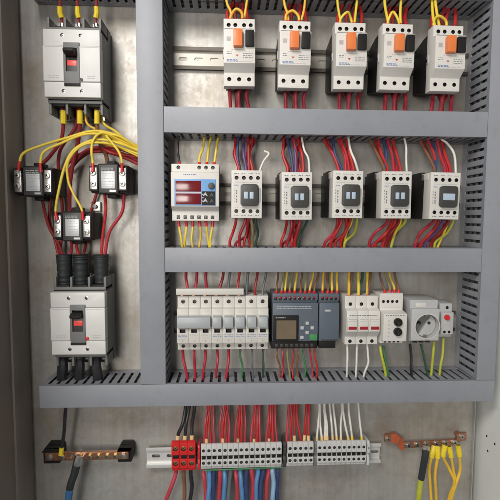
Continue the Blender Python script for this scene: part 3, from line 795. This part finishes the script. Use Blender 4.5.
for i, p in enumerate(cts_in):
    wire(p, 2.6, ['wire_darkred', 'wire_darkred', 'wire_brown'][i], ['dark red cable from the upper main breaker to the transformer by the left wall', 'dark red cable from the upper main breaker down to the lowest current transformer', 'dark cable from the upper main breaker to the transformer beside the tall duct'][i], 'cables through the current transformers', 'cable', 'cable', jitter=False)
    u = (63.5, 80, 97)[i]
    wire([(u, 111, 41), (u, 117, 42), (u, 124, 42)], 3.6, Y, f'yellow lug sleeve under the upper main breaker, {ORD[i]} from left', 'yellow lug sleeves', 'lug sleeve', 'lug_sleeve', jitter=False, ends=((0, 6, 2.8, 'tin', 'lug'),))
# cables out of the transformers into the boots
outs = [([(42, 192, 26), (44, 204, 26), (50, 226, 26), (60, 246, 30), (64.5, 262, 36)], 'wire_darkred', 'dark red cable curving from the left transformer down to the lower main breaker'),
        ([(77, 236, 30), (77.5, 246, 34), (80.5, 262, 36)], 'wire_red', 'short red cable from the lowest transformer into the middle black sleeve'),
        ([(104.5, 190, 30), (105.5, 210, 32), (103, 236, 34), (101, 262, 38)], 'wire_red', 'red cable from the transformer by the tall duct to the right black sleeve'),
        ([(124, 190, 34), (121, 212, 34), (110, 232, 36), (104, 262, 38)], 'wire_crimson', 'dark red cable bowing right of the straight red one into the right black sleeve'),
        ([(70, 236, 30), (71, 248, 32), (66, 264, 36)], 'wire_crimson', 'short crimson cable from the lowest transformer into the left black sleeve')]
for p, k, l in outs: wire(p, 2.3, k, l, 'cables through the current transformers', 'cable', 'cable')
for i, u in enumerate((64.5, 81, 101.5)):
    pts = [P(u-.6, 254.5, 41), P(u-.2, 262, 41), P(u+.3, 279, 40), P(u+1, 286, 38)]; sp = spline(pts, 9); o0 = sp[0].copy()
    n = len(sp); mb = MB(); mb.tube([q-o0 for q in sp], [11.9-2.2*(j/n)+.5*math.sin(j*2.1+i*1.7)+.25*math.sin(j*4.3+i) if j < n*.8 else 10-3*(j/n-.8)/.2 for j in range(n)], 'rubber', 14)
    o = mb.build('cable_sleeve', 'rubber', None, loc=o0); tag(o, f'thick black shrink sleeve above the lower main breaker, {ORD[i]} from left', 'cable sleeve', 'black cable sleeves')
    e = MB(); e.tube([P(u+.6, 283, 38)-o0, P(u+1.6, 292, 37)-o0], 5, 'tin', 12); e.build('lug', 'tin', o)
for i, u in enumerate((62, 79, 96)):
    wire([(u, 356, 38), (u+.6, 366, 42), (u+1, 378, 42), (u+1, 392, 36)], 6.5, 'wire_black', f'thick black cable from the lower main breaker into the bottom duct, {ORD[i]} from left', 'black cables into the bottom duct', 'cable', 'cable', ends=((0, 7, 7.2, 'tin', 'lug'),))
# thin yellow transformer wires running into the tall duct
yl = [([(18.5, 170, 62), (19, 162, 62), (24, 152, 62), (42, 145, 58), (65, 138, 54), (92, 132, 54), (118, 135, 52), (134, 147, 44), (146, 158, 40)], 'the left screw of the transformer by the left wall'),
      ([(41, 172, 62), (40.5, 163, 62), (45, 152, 62), (60, 144, 58), (85, 135, 56), (105, 136, 54), (125, 145, 46), (146, 156, 40)], 'the right screw of the transformer by the left wall'),
      ([(57, 220, 62), (56.5, 209, 62), (58, 190, 60), (64, 166, 58), (75, 148, 56), (95, 140, 56), (118, 143, 50), (146, 154, 40)], 'the left screw of the lowest transformer'),
      ([(83, 220, 62), (82, 208, 62), (74, 194, 60), (68, 178, 58), (69, 160, 58), (82, 145, 56), (104, 143, 54), (126, 149, 44), (146, 157, 40)], 'the right screw of the lowest transformer'),
      ([(93, 172, 62), (92, 161, 62), (91, 150, 62), (94, 139, 60), (104, 133, 58), (122, 141, 50), (146, 151, 40)], 'the left screw of the transformer beside the tall duct'),
      ([(122, 172, 62), (121, 161, 62), (118, 151, 60), (111, 142, 58), (107, 136, 56), (120, 138, 52), (146, 153, 40)], 'the right screw of the transformer beside the tall duct')]
for p, l in yl:
    wire(p, 1.65, 'wire_yellow', 'thin yellow wire looping from '+l, 'yellow transformer wires', ends=((0, 13, 2.1, 'sleeve_red', 'sleeve'),))
for i, p in enumerate(([(100, 136, 48), (112, 140, 46), (128, 146, 42), (146, 156, 36)], [(98, 134, 50), (116, 136, 50), (132, 144, 44), (146, 158, 38)], [(96, 142, 44), (114, 147, 42), (128, 152, 40), (146, 160, 36)])):
    wire(p, 1.7, 'wire_yellow', f'short yellow wire in the bunch entering the tall duct, {ORD[i]} from top', 'yellow transformer wires')
for i, p in enumerate(([(72, 163, 24), (85, 152, 24), (104, 147, 26), (126, 150, 28), (146, 160, 30)], [(68, 172, 20), (80, 158, 20), (96, 151, 22), (120, 154, 26), (146, 164, 28)], [(99, 146, 30), (112, 152, 30), (128, 155, 30), (146, 158, 32)])):
    wire(p, 2.4, ['wire_crimson', 'wire_darkred', 'wire_red'][i], ['upper dark red wire arching behind the yellow wires into the tall duct', 'lower dark red wire sweeping up behind the yellow wires into the tall duct', 'short red wire above the right transformer, running into the tall duct'][i], 'red wires behind the transformers')
for i, (p, k, l) in enumerate((([(60, 262, 30), (54, 240, 20), (50, 215, 16), (56, 180, 14), (76, 156, 22), (100, 152, 26), (124, 158, 28), (146, 168, 30)], 'wire_darkred', 'long dark red wire rising beside the lowest transformer and arching right'),
    ([(84, 108, 30), (88, 124, 34), (104, 132, 36), (122, 141, 38), (146, 150, 36)], 'wire_amber', 'amber wire from under the upper breaker slanting into the tall duct'),
    ([(100, 108, 30), (104, 122, 32), (116, 132, 34), (130, 142, 36), (146, 148, 36)], 'wire_yellow', 'yellow wire from the right lug of the upper breaker into the tall duct'),
    ([(78, 106, 34), (76, 126, 26), (60, 150, 18), (58, 176, 14), (62, 200, 12), (63, 222, 12), (60, 240, 16), (58, 262, 30)], 'wire_darkred', 'dark red cable passing behind the lowest transformer to the left sleeve'),
    ([(100, 170, 16), (97, 190, 10), (90, 218, 10), (86, 240, 18), (82, 262, 32)], 'wire_darkred', 'dark red cable behind the lowest transformer to the middle sleeve'))):
    wire(p, 2.2 if 'red' in k else 1.7, k, l, 'wires around the transformers')
# motor breakers
Y_ = [('leftmost', 224, 20), ('second', 280.5, 22), ('middle', 334.5, 24), ('fourth', 381.5, 25), ('rightmost', 428, 27)]
for i, (nm, x0, y0) in enumerate(Y_):
    who = f'the {nm} motor breaker'+(' from left' if nm in ('second', 'fourth') else '')
    g = 'wires above the motor breakers'
    for j, (dx, k) in enumerate(((8, 'wire_red'), (14, 'wire_darkred'), (19.5, 'wire_crimson'), (24, 'wire_red'))):
        e = x0+5.5+j*6.8
        wire([(x0+dx+i*.6, -16, 34), (x0+dx+i*.5, 4, 36), (e-.5+random.uniform(-1.5, 1.5), y0-7, 44), (e, y0+5, 48)], 2.3, k, f'{ORD[j]} red wire from left behind the yellow ones above {who}', g)
    s = x0-224
    red = (1, 6, 2.5, 'sleeve_red', 'ferrule')
    wire([(x0+.5+i*.8, -14, 60), (x0+3+i*.3, 4, 64), (x0+6, y0-8, 66), (x0+8.2, y0+3, 66)], 1.6, 'wire_amber' if i < 2 else 'wire_yellow', f'outer left yellow wire dropping into {who}', g, ends=(red,))
    wire([(x0+5.4, y0+3, 68), (x0+6.4, y0-6, 70), (x0+12, y0-12, 72), (x0+17, y0-6.5, 70), (x0+18.4, y0+3, 68)], 1.6, 'wire_amber' if i < 2 else 'wire_yellow', f'small yellow loop bridging two terminals on top of {who}', g, ends=(red, (0, 6, 2.5, 'sleeve_red', 'ferrule')))
    xe = x0+(23 if i < 2 else 22-3*(i-2))
    wire([(xe+2, -14, 58), (xe, y0-14, 62), (x0+19.5, y0+3, 64)] if i != 4 else [(x0+6, -14, 58), (x0+8.5, 8, 64), (x0+12, y0+3, 66)], 1.6, 'wire_amber' if i < 2 else 'wire_yellow', f'outer right yellow wire dropping into {who}', g, ends=(red,))
    for j in range(3):
        xb = (x0 if i < 3 else x0-.5)+5.2+j*9.4; yb = y0+60
        wire([(xb, yb+2, 46), (xb+.2, yb+8, 44), (xb+random.uniform(-.8, .5)-.2*i, yb+16, 40), (xb+random.uniform(-1, 1)+1-.8*i, yb+32, 34)], 2.6, ['wire_crimson', 'wire_pinkred', 'wire_crimson'][j], f'{ORD[j]} red wire from left going down out of {who}', 'red wires under the motor breakers')
for i, (nm, x0, y0) in enumerate(Y_):
    who = f'the {nm} motor breaker'+(' from left' if nm in ('second', 'fourth') else '')
    for j in range(2):
        xb = x0+9+j*10
        wire([(xb, y0+58, 34), (xb+1-2*j, y0+68, 30), (xb+4-9*j, y0+78, 28), (xb+3-7*j, y0+96, 28)], 2.2, ['wire_darkred', 'wire_red'][j], f'{["left", "right"][j]} red wire crossing behind under {who}', 'red wires under the motor breakers')
# digital meter wires
wire([(179, 130, 40), (178.5, 150, 44), (179, 160, 48), (179, 168, 48)], 1.7, 'wire_black', 'single black wire above the left corner of the digital meter', 'meter wires', ends=((1, 9, 2.3, 'sleeve_red', 'ferrule'),))
for j in range(3):
    xb = 199.5+j*7
    wire([(xb+4.8, 136, 32), (xb+3.2, 147, 40), (xb+.6, 158, 46), (xb, 168, 47)], 1.6, 'wire_yellow', f'{ORD[j]} yellow wire from left on top of the digital meter', 'meter wires', ends=((1, 9, 2.3, 'sleeve_red', 'ferrule'),))
for j, (a, b_) in enumerate(((179, 183.5), (185.6, 184.6), (192.4, 192), (199, 200), (205.8, 208.6), (212.6, 209.6))):
    wire([(a, 217, 44), (a+.2, 226, 46), ((a+b_)/2+.2, 238, 44), (b_, 249, 40), (b_, 256, 34)], 1.5, 'wire_yellow' if j != 3 else 'wire_amber', f'{ORD[j]} yellow wire from left under the digital meter', 'meter wires', ends=((0, 15, 2.2, 'sleeve_red', 'ferrule'),))
# contactor wires
top = [[(235, 238, 'wire_red'), (238.5, 240.5, 'wire_navy'), (243, 246, 'wire_violet'), (247.5, 249, 'wire_darkred'), (251.5, 252.5, 'wire_red')],
       [(283, 287, 'wire_red'), (288, 291, 'wire_navy'), (291.5, 295, 'wire_violet'), (294.5, 298, 'wire_crimson'), (298, 302, 'wire_red')],
       [(324, 338, 'wire_red'), (333, 342, 'wire_navy'), (338, 345, 'wire_crimson'), (342, 349, 'wire_red'), (346, 352.5, 'wire_red')],
       [(371, 384, 'wire_brown'), (378, 387, 'wire_red'), (384, 385, 'wire_navy'), (388, 394, 'wire_crimson'), (392, 400, 'wire_red')],
       [(421, 433, 'wire_brown'), (427, 435.5, 'wire_red'), (431, 436, 'wire_navy'), (436, 445, 'wire_crimson'), (442, 450.5, 'wire_red')]]
wht = [[(264, 151, 50), (268.5, 153.5, 52), (263, 160, 52), (260, 168, 54), (259, 178, 54)], [(300.5, 130, 44), (303, 148, 50), (308.5, 160, 54), (309.5, 178, 54)], [(347.5, 130, 44), (350, 148, 50), (355.5, 162, 54), (360, 178, 54)],
       [(402, 130, 44), (405, 146, 50), (407, 160, 54), (407, 178, 54)], [(441, 139, 44), (448.5, 143.5, 48), (453.5, 156, 52), (456, 178, 54)]]
bot = [[(236, 231, 'wire_red'), (244, 240, 'wire_crimson'), (248, 244.5, 'wire_red'), (252, 252, 'wire_olive'), (256, 256, 'wire_darkgreen')],
       [(287, 282, 'wire_red'), (291, 286, 'wire_crimson'), (295, 291, 'wire_red'), (299, 296, 'wire_red'), (306, 298, 'wire_darkgreen')],
       [(337, 325, 'wire_crimson'), (341, 331, 'wire_red'), (345, 337, 'wire_red'), (350, 342, 'wire_red'), (356, 345, 'wire_yellowgreen')],
       [(386, 371, 'wire_crimson'), (391, 376, 'wire_red'), (395, 382, 'wire_red'), (398, 386, 'wire_darkred'), (404, 391, 'wire_yellowgreen')],
       [(433, 415, 'wire_crimson'), (438, 421, 'wire_red'), (443, 427, 'wire_violet'), (447, 431, 'wire_darkred'), (453, 436, 'wire_yellowgreen')]]
NM = ['leftmost', 'second', 'middle', 'fourth', 'rightmost']
cn = {'wire_red': 'red', 'wire_navy': 'navy blue', 'wire_violet': 'violet', 'wire_darkred': 'dark red', 'wire_crimson': 'crimson', 'wire_brown': 'brown', 'wire_olive': 'olive', 'wire_darkgreen': 'dark green', 'wire_yellowgreen': 'yellow and green', 'wire_white': 'white', 'wire_yellow': 'yellow', 'wire_black': 'black', 'wire_blue': 'blue', 'wire_pink': 'pink', 'wire_pinkred': 'pinkish red', 'wire_lightblue': 'light blue', 'wire_green': 'green', 'wire_amber': 'amber', 'wire_steelgrey': 'dark grey'}
for i in range(5):
    who = f'the {NM[i]} contactor'+(' from left' if NM[i] in ('second', 'fourth') else '')
    for j, (a, b_, k) in enumerate(top[i]):
        mid = a+(b_-a)*.5+random.uniform(-1.5, 1.5)
        wire([(a-2, 124, 28), (a, 140, 36+j % 2*5), (mid+random.uniform(-2, 2), 155, 46), (b_+random.uniform(-.8, .8), 168, 50), (b_, 178, 52)], 2.0, k, f'{cn[k]} wire above {who}, {ORD[j]} of five coloured ones', 'wires above the contactors')
    for j in range(2):
        a, b_ = top[i][j*3][:2]
        wire([(a+3, 122, 24), (a+4+j*2, 141, 28), (b_-5+j*3, 154, 34), (b_+2.4, 170, 44), (b_+2.4, 178, 48)], 2.0, ['wire_darkred', 'wire_crimson'][j], f'{["left", "right"][j]} dark red wire behind the coloured ones above {who}', 'wires above the contactors')
        a, b_ = bot[i][1+j][:2]
        wire([(a+2, 212, 44), (a+4, 222, 40), (a+6-j*7, 234, 34), (b_-3+j*9, 244, 32), (b_-3+j*9, 256, 28)], 2.0, ['wire_darkred', 'wire_red'][j], f'{["left", "right"][j]} red wire crossing behind the others below {who}', 'wires below the contactors')
    wire(wht[i], 1.5, 'wire_white', f'single white wire on the top right terminal of {who}', 'wires above the contactors')
    for j, (a, b_, k) in enumerate(bot[i]):
        m_ = .35 if i < 3 else .5
        wire([(a, 212, 52), (a+.4, 222, 52), (a+(b_-a)*m_+random.uniform(-2.8, 2.8), 233, 44+j % 2*8), (b_+random.uniform(-.6, .6), 243, 42), (b_-.3*i, 254, 34)], 2.1 if j < 4 else 1.8, k, f'{cn[k]} wire below {who}, {ORD[j]} of five', 'wires below the contactors')
    if i in (2, 3, 4):
        b0 = bot[i][4]
        wire([(b0[0]-4, 212, 50), (b0[0]-4, 222, 49), (b0[0]-9, 234, 44), (b0[1]-2.5, 256, 34)], 1.6, 'wire_yellow', f'thin yellow wire next to the yellow and green one below {who}', 'wires below the contactors')
# third row, above
for j, u in enumerate((186.5, 196, 206)):
    wire([(u+1, 262, 36), (u, 276, 46), (u, 290, 48), (u, 300, 48)], 2.2, 'wire_crimson', f'{ORD[j]} dark red wire from left behind the comb busbar', 'red wires over the breaker bank')
for j, u in enumerate((220, 228, 237, 246, 255, 263)):
    k = ['wire_darkred', 'wire_steelgrey', 'wire_red', 'wire_steelgrey', 'wire_darkred', 'wire_steelgrey'][j]
    wire([(u+4, 262, 36), (u+2, 276, 44), (u, 290, 48), (u, 302, 48)], 1.9, k, f'{ORD[j]} {cn[k]} wire from left over the five narrow breakers'.replace('dark grey wire', 'dark grey wire'), 'wires over the breaker bank')
kk = ['wire_brown', 'wire_olive', 'wire_yellow', 'wire_olive', 'wire_amber', 'wire_brown', 'wire_olive', 'wire_amber', 'wire_brown']
for j in range(9):
    u = 276+j*4.9
    wire([(u+3+random.uniform(-1, 1), 262, 32), (u+2, 276, 40), (u, 289, 47), (u, 298, 48)], 1.5, kk[j], f'{ORD[j]} thin wire with red ferrule from left on top of the controller with display', 'wires over the controller', ends=((1, 12, 2.3, 'sleeve_red', 'ferrule'),))
for j in range(4):
    u = 322.5+j*4.6
    wire([(u+1.5+random.uniform(-1, 1), 262, 32), (u+1, 276, 40), (u, 289, 47), (u, 298, 48)], 1.6, ['wire_amber', 'wire_brown', 'wire_yellow', 'wire_amber'][j], f'{ORD[j]} thin wire with red ferrule from left on top of the expansion module', 'wires over the controller', ends=((1, 12, 2.3, 'sleeve_red', 'ferrule'),))
for j, u in enumerate((348.5, 358, 367)):
    for q, k in enumerate((('wire_amber', 'wire_brown'), ('wire_yellow', 'wire_darkgreen'), ('wire_yellow', 'wire_brown'))[j]):
        wire([(u+1+q*3, 262, 34), (u+1+q*3, 276, 42), (u+.4+q*1.6, 288, 47), (u, 302, 48)], 2.0, k, f'{cn[k]} wire into the {ORD[j]} pole of the fuse holder, its {"left" if q == 0 else "right"} one', 'wires over the fuse holder', ends=((1, 12, 2.6, 'sleeve_red', 'ferrule'),) if q == 0 else ())
for j, u in enumerate((385, 389.5, 394, 398.5)):
    k = ['wire_brown', 'wire_olive', 'wire_amber', 'wire_brown'][j]
    wire([(u-6+j*.5, 262, 34), (u-4, 276, 40), (u-.6, 288, 46), (u, 297, 47)], 1.5, k, f'{ORD[j]} thin wire with red ferrule from left on top of the timer relay', 'wires over the timer relay', ends=((1, 12, 2.3, 'sleeve_red', 'ferrule'),))
# third row, below
lo = [(182.5, 187, 'wire_crimson'), (194, 195.5, 'wire_crimson'), (205, 203.5, 'wire_crimson'), (217, 216, 'wire_crimson'), (228.5, 226, 'wire_crimson'), (240.5, 242.5, 'wire_green'), (252, 252, 'wire_steelgrey'), (263.5, 262, 'wire_darkgreen')]
for j, (a, b_, k) in enumerate(lo):
    wire([(a, 347, 48), (a, 357, 48), ((a+b_)/2, 366, 48), (b_, 378, 46), (b_, 392, 36)], 1.9 if j < 5 else 1.5, k, f'{ORD[j]} wire from left below the breaker bank, {cn[k]}', 'wires below the breaker bank')
kk = ['wire_brown', 'wire_crimson', 'wire_olive', 'wire_red', 'wire_brown', 'wire_green', 'wire_crimson', 'wire_red']
for j in range(8):
    a = 277+j*5.4; b_ = a+random.uniform(-2, 2)+1
    wire([(a, 346, 44), (a, 355, 46), (b_, 367, 46), (b_, 378, 46), (b_+.4, 392, 36)], 1.3, kk[j], f'{ORD[j]} thin wire from left below the controller with display', 'wires below the controller')
for j, (a, b_) in enumerate(((347, 347.5), (357, 356.5), (367, 364))):
    wire([(a, 343, 48), (a+.3, 354, 50), (a+.4, 364, 50), (b_, 376, 48), (b_-1, 390, 38)], 1.5, 'wire_white', f'{ORD[j]} white wire from left under the fuse holder', 'white wires under the fuse holder')
wire([(380, 346, 44), (382, 356, 46), (385.5, 370, 46), (388, 392, 38)], 2.0, 'wire_yellowgreen', 'yellow and green wire under the timer relay', 'wires under the timer and socket')
wire([(383.5, 346, 42), (385, 358, 42), (388, 372, 44), (389, 392, 38)], 1.6, 'wire_green', 'green wire right beside the yellow one under the timer relay', 'wires under the timer and socket')
wire([(410, 344, 44), (410.5, 356, 46), (411, 370, 46), (412, 392, 36)], 1.8, 'wire_black', 'black wire under the left corner of the socket', 'wires under the timer and socket')
wire([(421, 344, 44), (423, 354, 46), (427, 370, 46), (430, 392, 36)], 1.8, 'wire_darkgreen', 'dark green wire under the middle of the socket', 'wires under the timer and socket')
wire([(434, 342, 42), (433.5, 354, 46), (431.5, 370, 46), (430, 392, 36)], 1.7, 'wire_yellowgreen', 'yellow and green wire under the right corner of the socket', 'wires under the timer and socket')
wire([(443.5, 338, 38), (443.5, 354, 44), (441, 368, 46), (438, 392, 36)], 1.7, 'wire_yellowgreen', 'yellow and green wire under the small device with red button', 'wires under the timer and socket')
# bottom row: above the red blocks
for j, (a, b_) in enumerate(((184.5, 178), (189, 184), (194, 191.5))):
    wire([(a+2, 392, 34), (a, 410, 36), ((a+b_)/2+.3, 424, 40), (b_+.8, 436, 42), (b_, 448, 42)], 2.5, 'wire_black', f'{ORD[j]} black wire from left above the red terminal blocks', 'black wires above the red blocks', ends=((1, 21, 3.1, 'ferrule_cream', 'ferrule'),))
for q, c in enumerate((209, 224.6, 240.4, 256, 271)):
    for j, (a, b_) in enumerate(((-3.2, -4.6), (-.8, -1.6), (1.6, 1.2), (3.4, 5))):
        k = ['wire_pinkred', 'wire_red', 'wire_red', 'wire_pinkred'][j]
        wire([(c+a*.8+1, 392, 32), (c+a*.9+.5, 408, 34), (c+(a+b_)/2, 424, 39), (c+b_, 440, 40), (c+b_, 449, 40)], 1.9 if j in (1, 2) else 1.4, k, f'{ORD[j]} red wire of the {ORD[q]} bundle over the long terminal bank', 'red wires over the long terminal bank', ends=((1, 18, 2.4, 'ferrule_cream', 'ferrule'),) if j == 1 else ())
for j, (a, b_) in enumerate(((289, 287.5), (292, 290), (294.5, 295), (296.5, 300.5), (305.5, 303.5), (308.5, 309))):
    wire([(a+1, 392, 32), (a, 408, 34), ((a+b_)/2, 424, 39), (b_, 438, 40), (b_, 447, 40)], 1.8, 'wire_red' if j != 0 else 'wire_pinkred', f'{ORD[j]} red wire from left over the short terminal bank', 'red wires over the short terminal bank', ends=((1, 20, 2.4, 'ferrule_cream', 'ferrule'),) if j in (2, 4, 5) else ())
for j, (a, b_) in enumerate(((318.5, 317.6), (319.5, 321.4), (323.8, 325.4), (325.5, 327.6), (329.2, 333), (333, 336.8), (341.3, 340.8), (343, 348.6), (349.5, 352.6), (357.8, 361.4))):
    wire([(a-.6, 392, 32), (a, 408, 34), (a+(b_-a)*.45, 424, 39), (b_, 438, 40), (b_, 447, 40)], 1.5, 'wire_white', f'{ORD[j]} white wire from left over the right terminal bank', 'white wires over the right terminal bank', ends=((1, 19, 2.1, 'sleeve_yellow' if j > 7 else 'ferrule_cream', 'ferrule'),))
# below the terminals
for j, (a, b_, k) in enumerate(((175, 165, 'wire_pinkred'), (183.5, 184, 'wire_brown'), (191, 189.5, 'wire_black'))):
    wire([(a, 464, 36), (a, 474, 38), ((a+b_)/2+1, 486, 38), (b_, 502, 36), (b_-3, 520, 34)], 2.9, k, ['pinkish red cable slanting left under the red terminal blocks', 'brown cable under the middle red terminal block', 'black cable under the right red terminal block'][j], 'cables under the red blocks', 'cable', 'cable')
seq = ['wire_pinkred', 'wire_blue', 'wire_navy', 'wire_pinkred', 'wire_blue', 'wire_steelgrey', 'wire_pinkred', 'wire_blue', 'wire_navy', 'wire_pinkred', 'wire_blue', 'wire_navy', 'wire_pinkred', 'wire_lightblue', 'wire_navy']
for j, k in enumerate(seq):
    a = 203.7+j*5.35
    b_ = a+[1.5, 0, -1, -1.5, -1, -1.5, 1.5, 1.5, 0, 1, 0, -1.5, -1, -.5, -2.2][j]
    wire([(a, 462, 36), (a, 471, 38), ((a+b_)/2, 482, 38), (b_, 500, 36), (b_-.5, 522, 34)], 3.1, k, f'{ORD[j]} cable from left hanging under the long terminal bank, {cn[k]}', 'cables under the long terminal bank', 'cable', 'cable')
# earth bar cables
wire([(67.5, 396, 40), (66, 412, 40), (63.5, 432, 39), (61.5, 447, 38), (61, 455, 38)], 2.4, 'wire_black', 'black wire dropping from the bottom duct onto the left earth bar', 'earth bar cables', 'cable', 'cable', ends=((1, 12, 3.6, 'sleeve_yellow', 'sleeve'),))
o = wire([(79.5, 455, 37), (77, 464, 40), (74, 474, 42), (70, 488, 42), (67, 512, 40)], 5.2, 'wire_deepblue', 'thick blue cable with black sleeve bolted to the left earth bar', 'earth bar cables', 'cable', 'cable', ends=((0, 56, 5.9, 'rubber', 'sleeve'), (0, 16, 6.5, 'tin', 'lug')))
wire([(426, 446, 36), (425.5, 456, 40), (423, 472, 41), (420, 488, 40), (417.5, 512, 38)], 4.2, 'wire_yellowgreen', 'thick yellow green cable with black sleeve on the right earth bar', 'earth bar cables', 'cable', 'cable', ends=((0, 56, 5.2, 'rubber', 'sleeve'), (0, 13, 5.4, 'tin', 'lug')))
ys = [[(434.5, 446, 36), (433, 456, 38), (429, 468, 36), (430, 484, 36), (432, 512, 34)], [(437.5, 446, 37), (437, 458, 40), (436, 474, 39), (435.5, 490, 37), (437, 512, 34)], [(445, 445, 36), (443.5, 456, 40), (448, 468, 38), (455, 482, 36), (450, 495, 36), (446, 515, 34)], [(449, 446, 35), (450.5, 456, 38), (454, 472, 36), (456, 484, 34), (450, 498, 34), (447, 515, 32)], [(458, 445, 35), (460, 456, 38), (460, 470, 36), (456.5, 482, 37), (452, 495, 37), (449, 515, 34)]]
for j, p in enumerate(ys):
    wire(p, 2.1, 'wire_amber', f'{ORD[j]} amber wire with yellow sleeve from left on the right earth bar', 'yellow wires on the right earth bar', ends=((0, 19, 4.1, 'sleeve_yellow', 'sleeve'), (0, 5, 3.4, 'tin', 'lug')))

# ------------------------------------------------------------------ light
def area(name, loc, target, sizes, power, col):
    l = bpy.data.lights.new(name, 'AREA'); l.shape = 'RECTANGLE'; l.size, l.size_y = sizes; l.energy = power; l.color = col
    o = bpy.data.objects.new(name, l); COL.objects.link(o); o.location = loc
    o.rotation_euler = (Vector(target)-Vector(loc)).to_track_quat('-Z', 'Y').to_euler(); return o
area('ceiling_lamp', (-.42, -1.02, .74), (.02, 0, -.05), (.46, .36), 11.5, (1, .975, .94))
area('fill_lamp', (-.50, -1.80, .12), (0, 0, -.1), (.5, .5), 15, (1, .96, .90))  # added fill light, no lamp known at this spot
w = bpy.data.worlds.new('World'); sc.world = w; w.use_nodes = True
w.node_tree.nodes['Background'].inputs[0].default_value = (.93, .97, 1.0, 1)
w.node_tree.nodes['Background'].inputs[1].default_value = .17
vs = sc.view_settings; vs.view_transform = 'Standard'; vs.look = 'None'; vs.exposure = 0; vs.gamma = 1
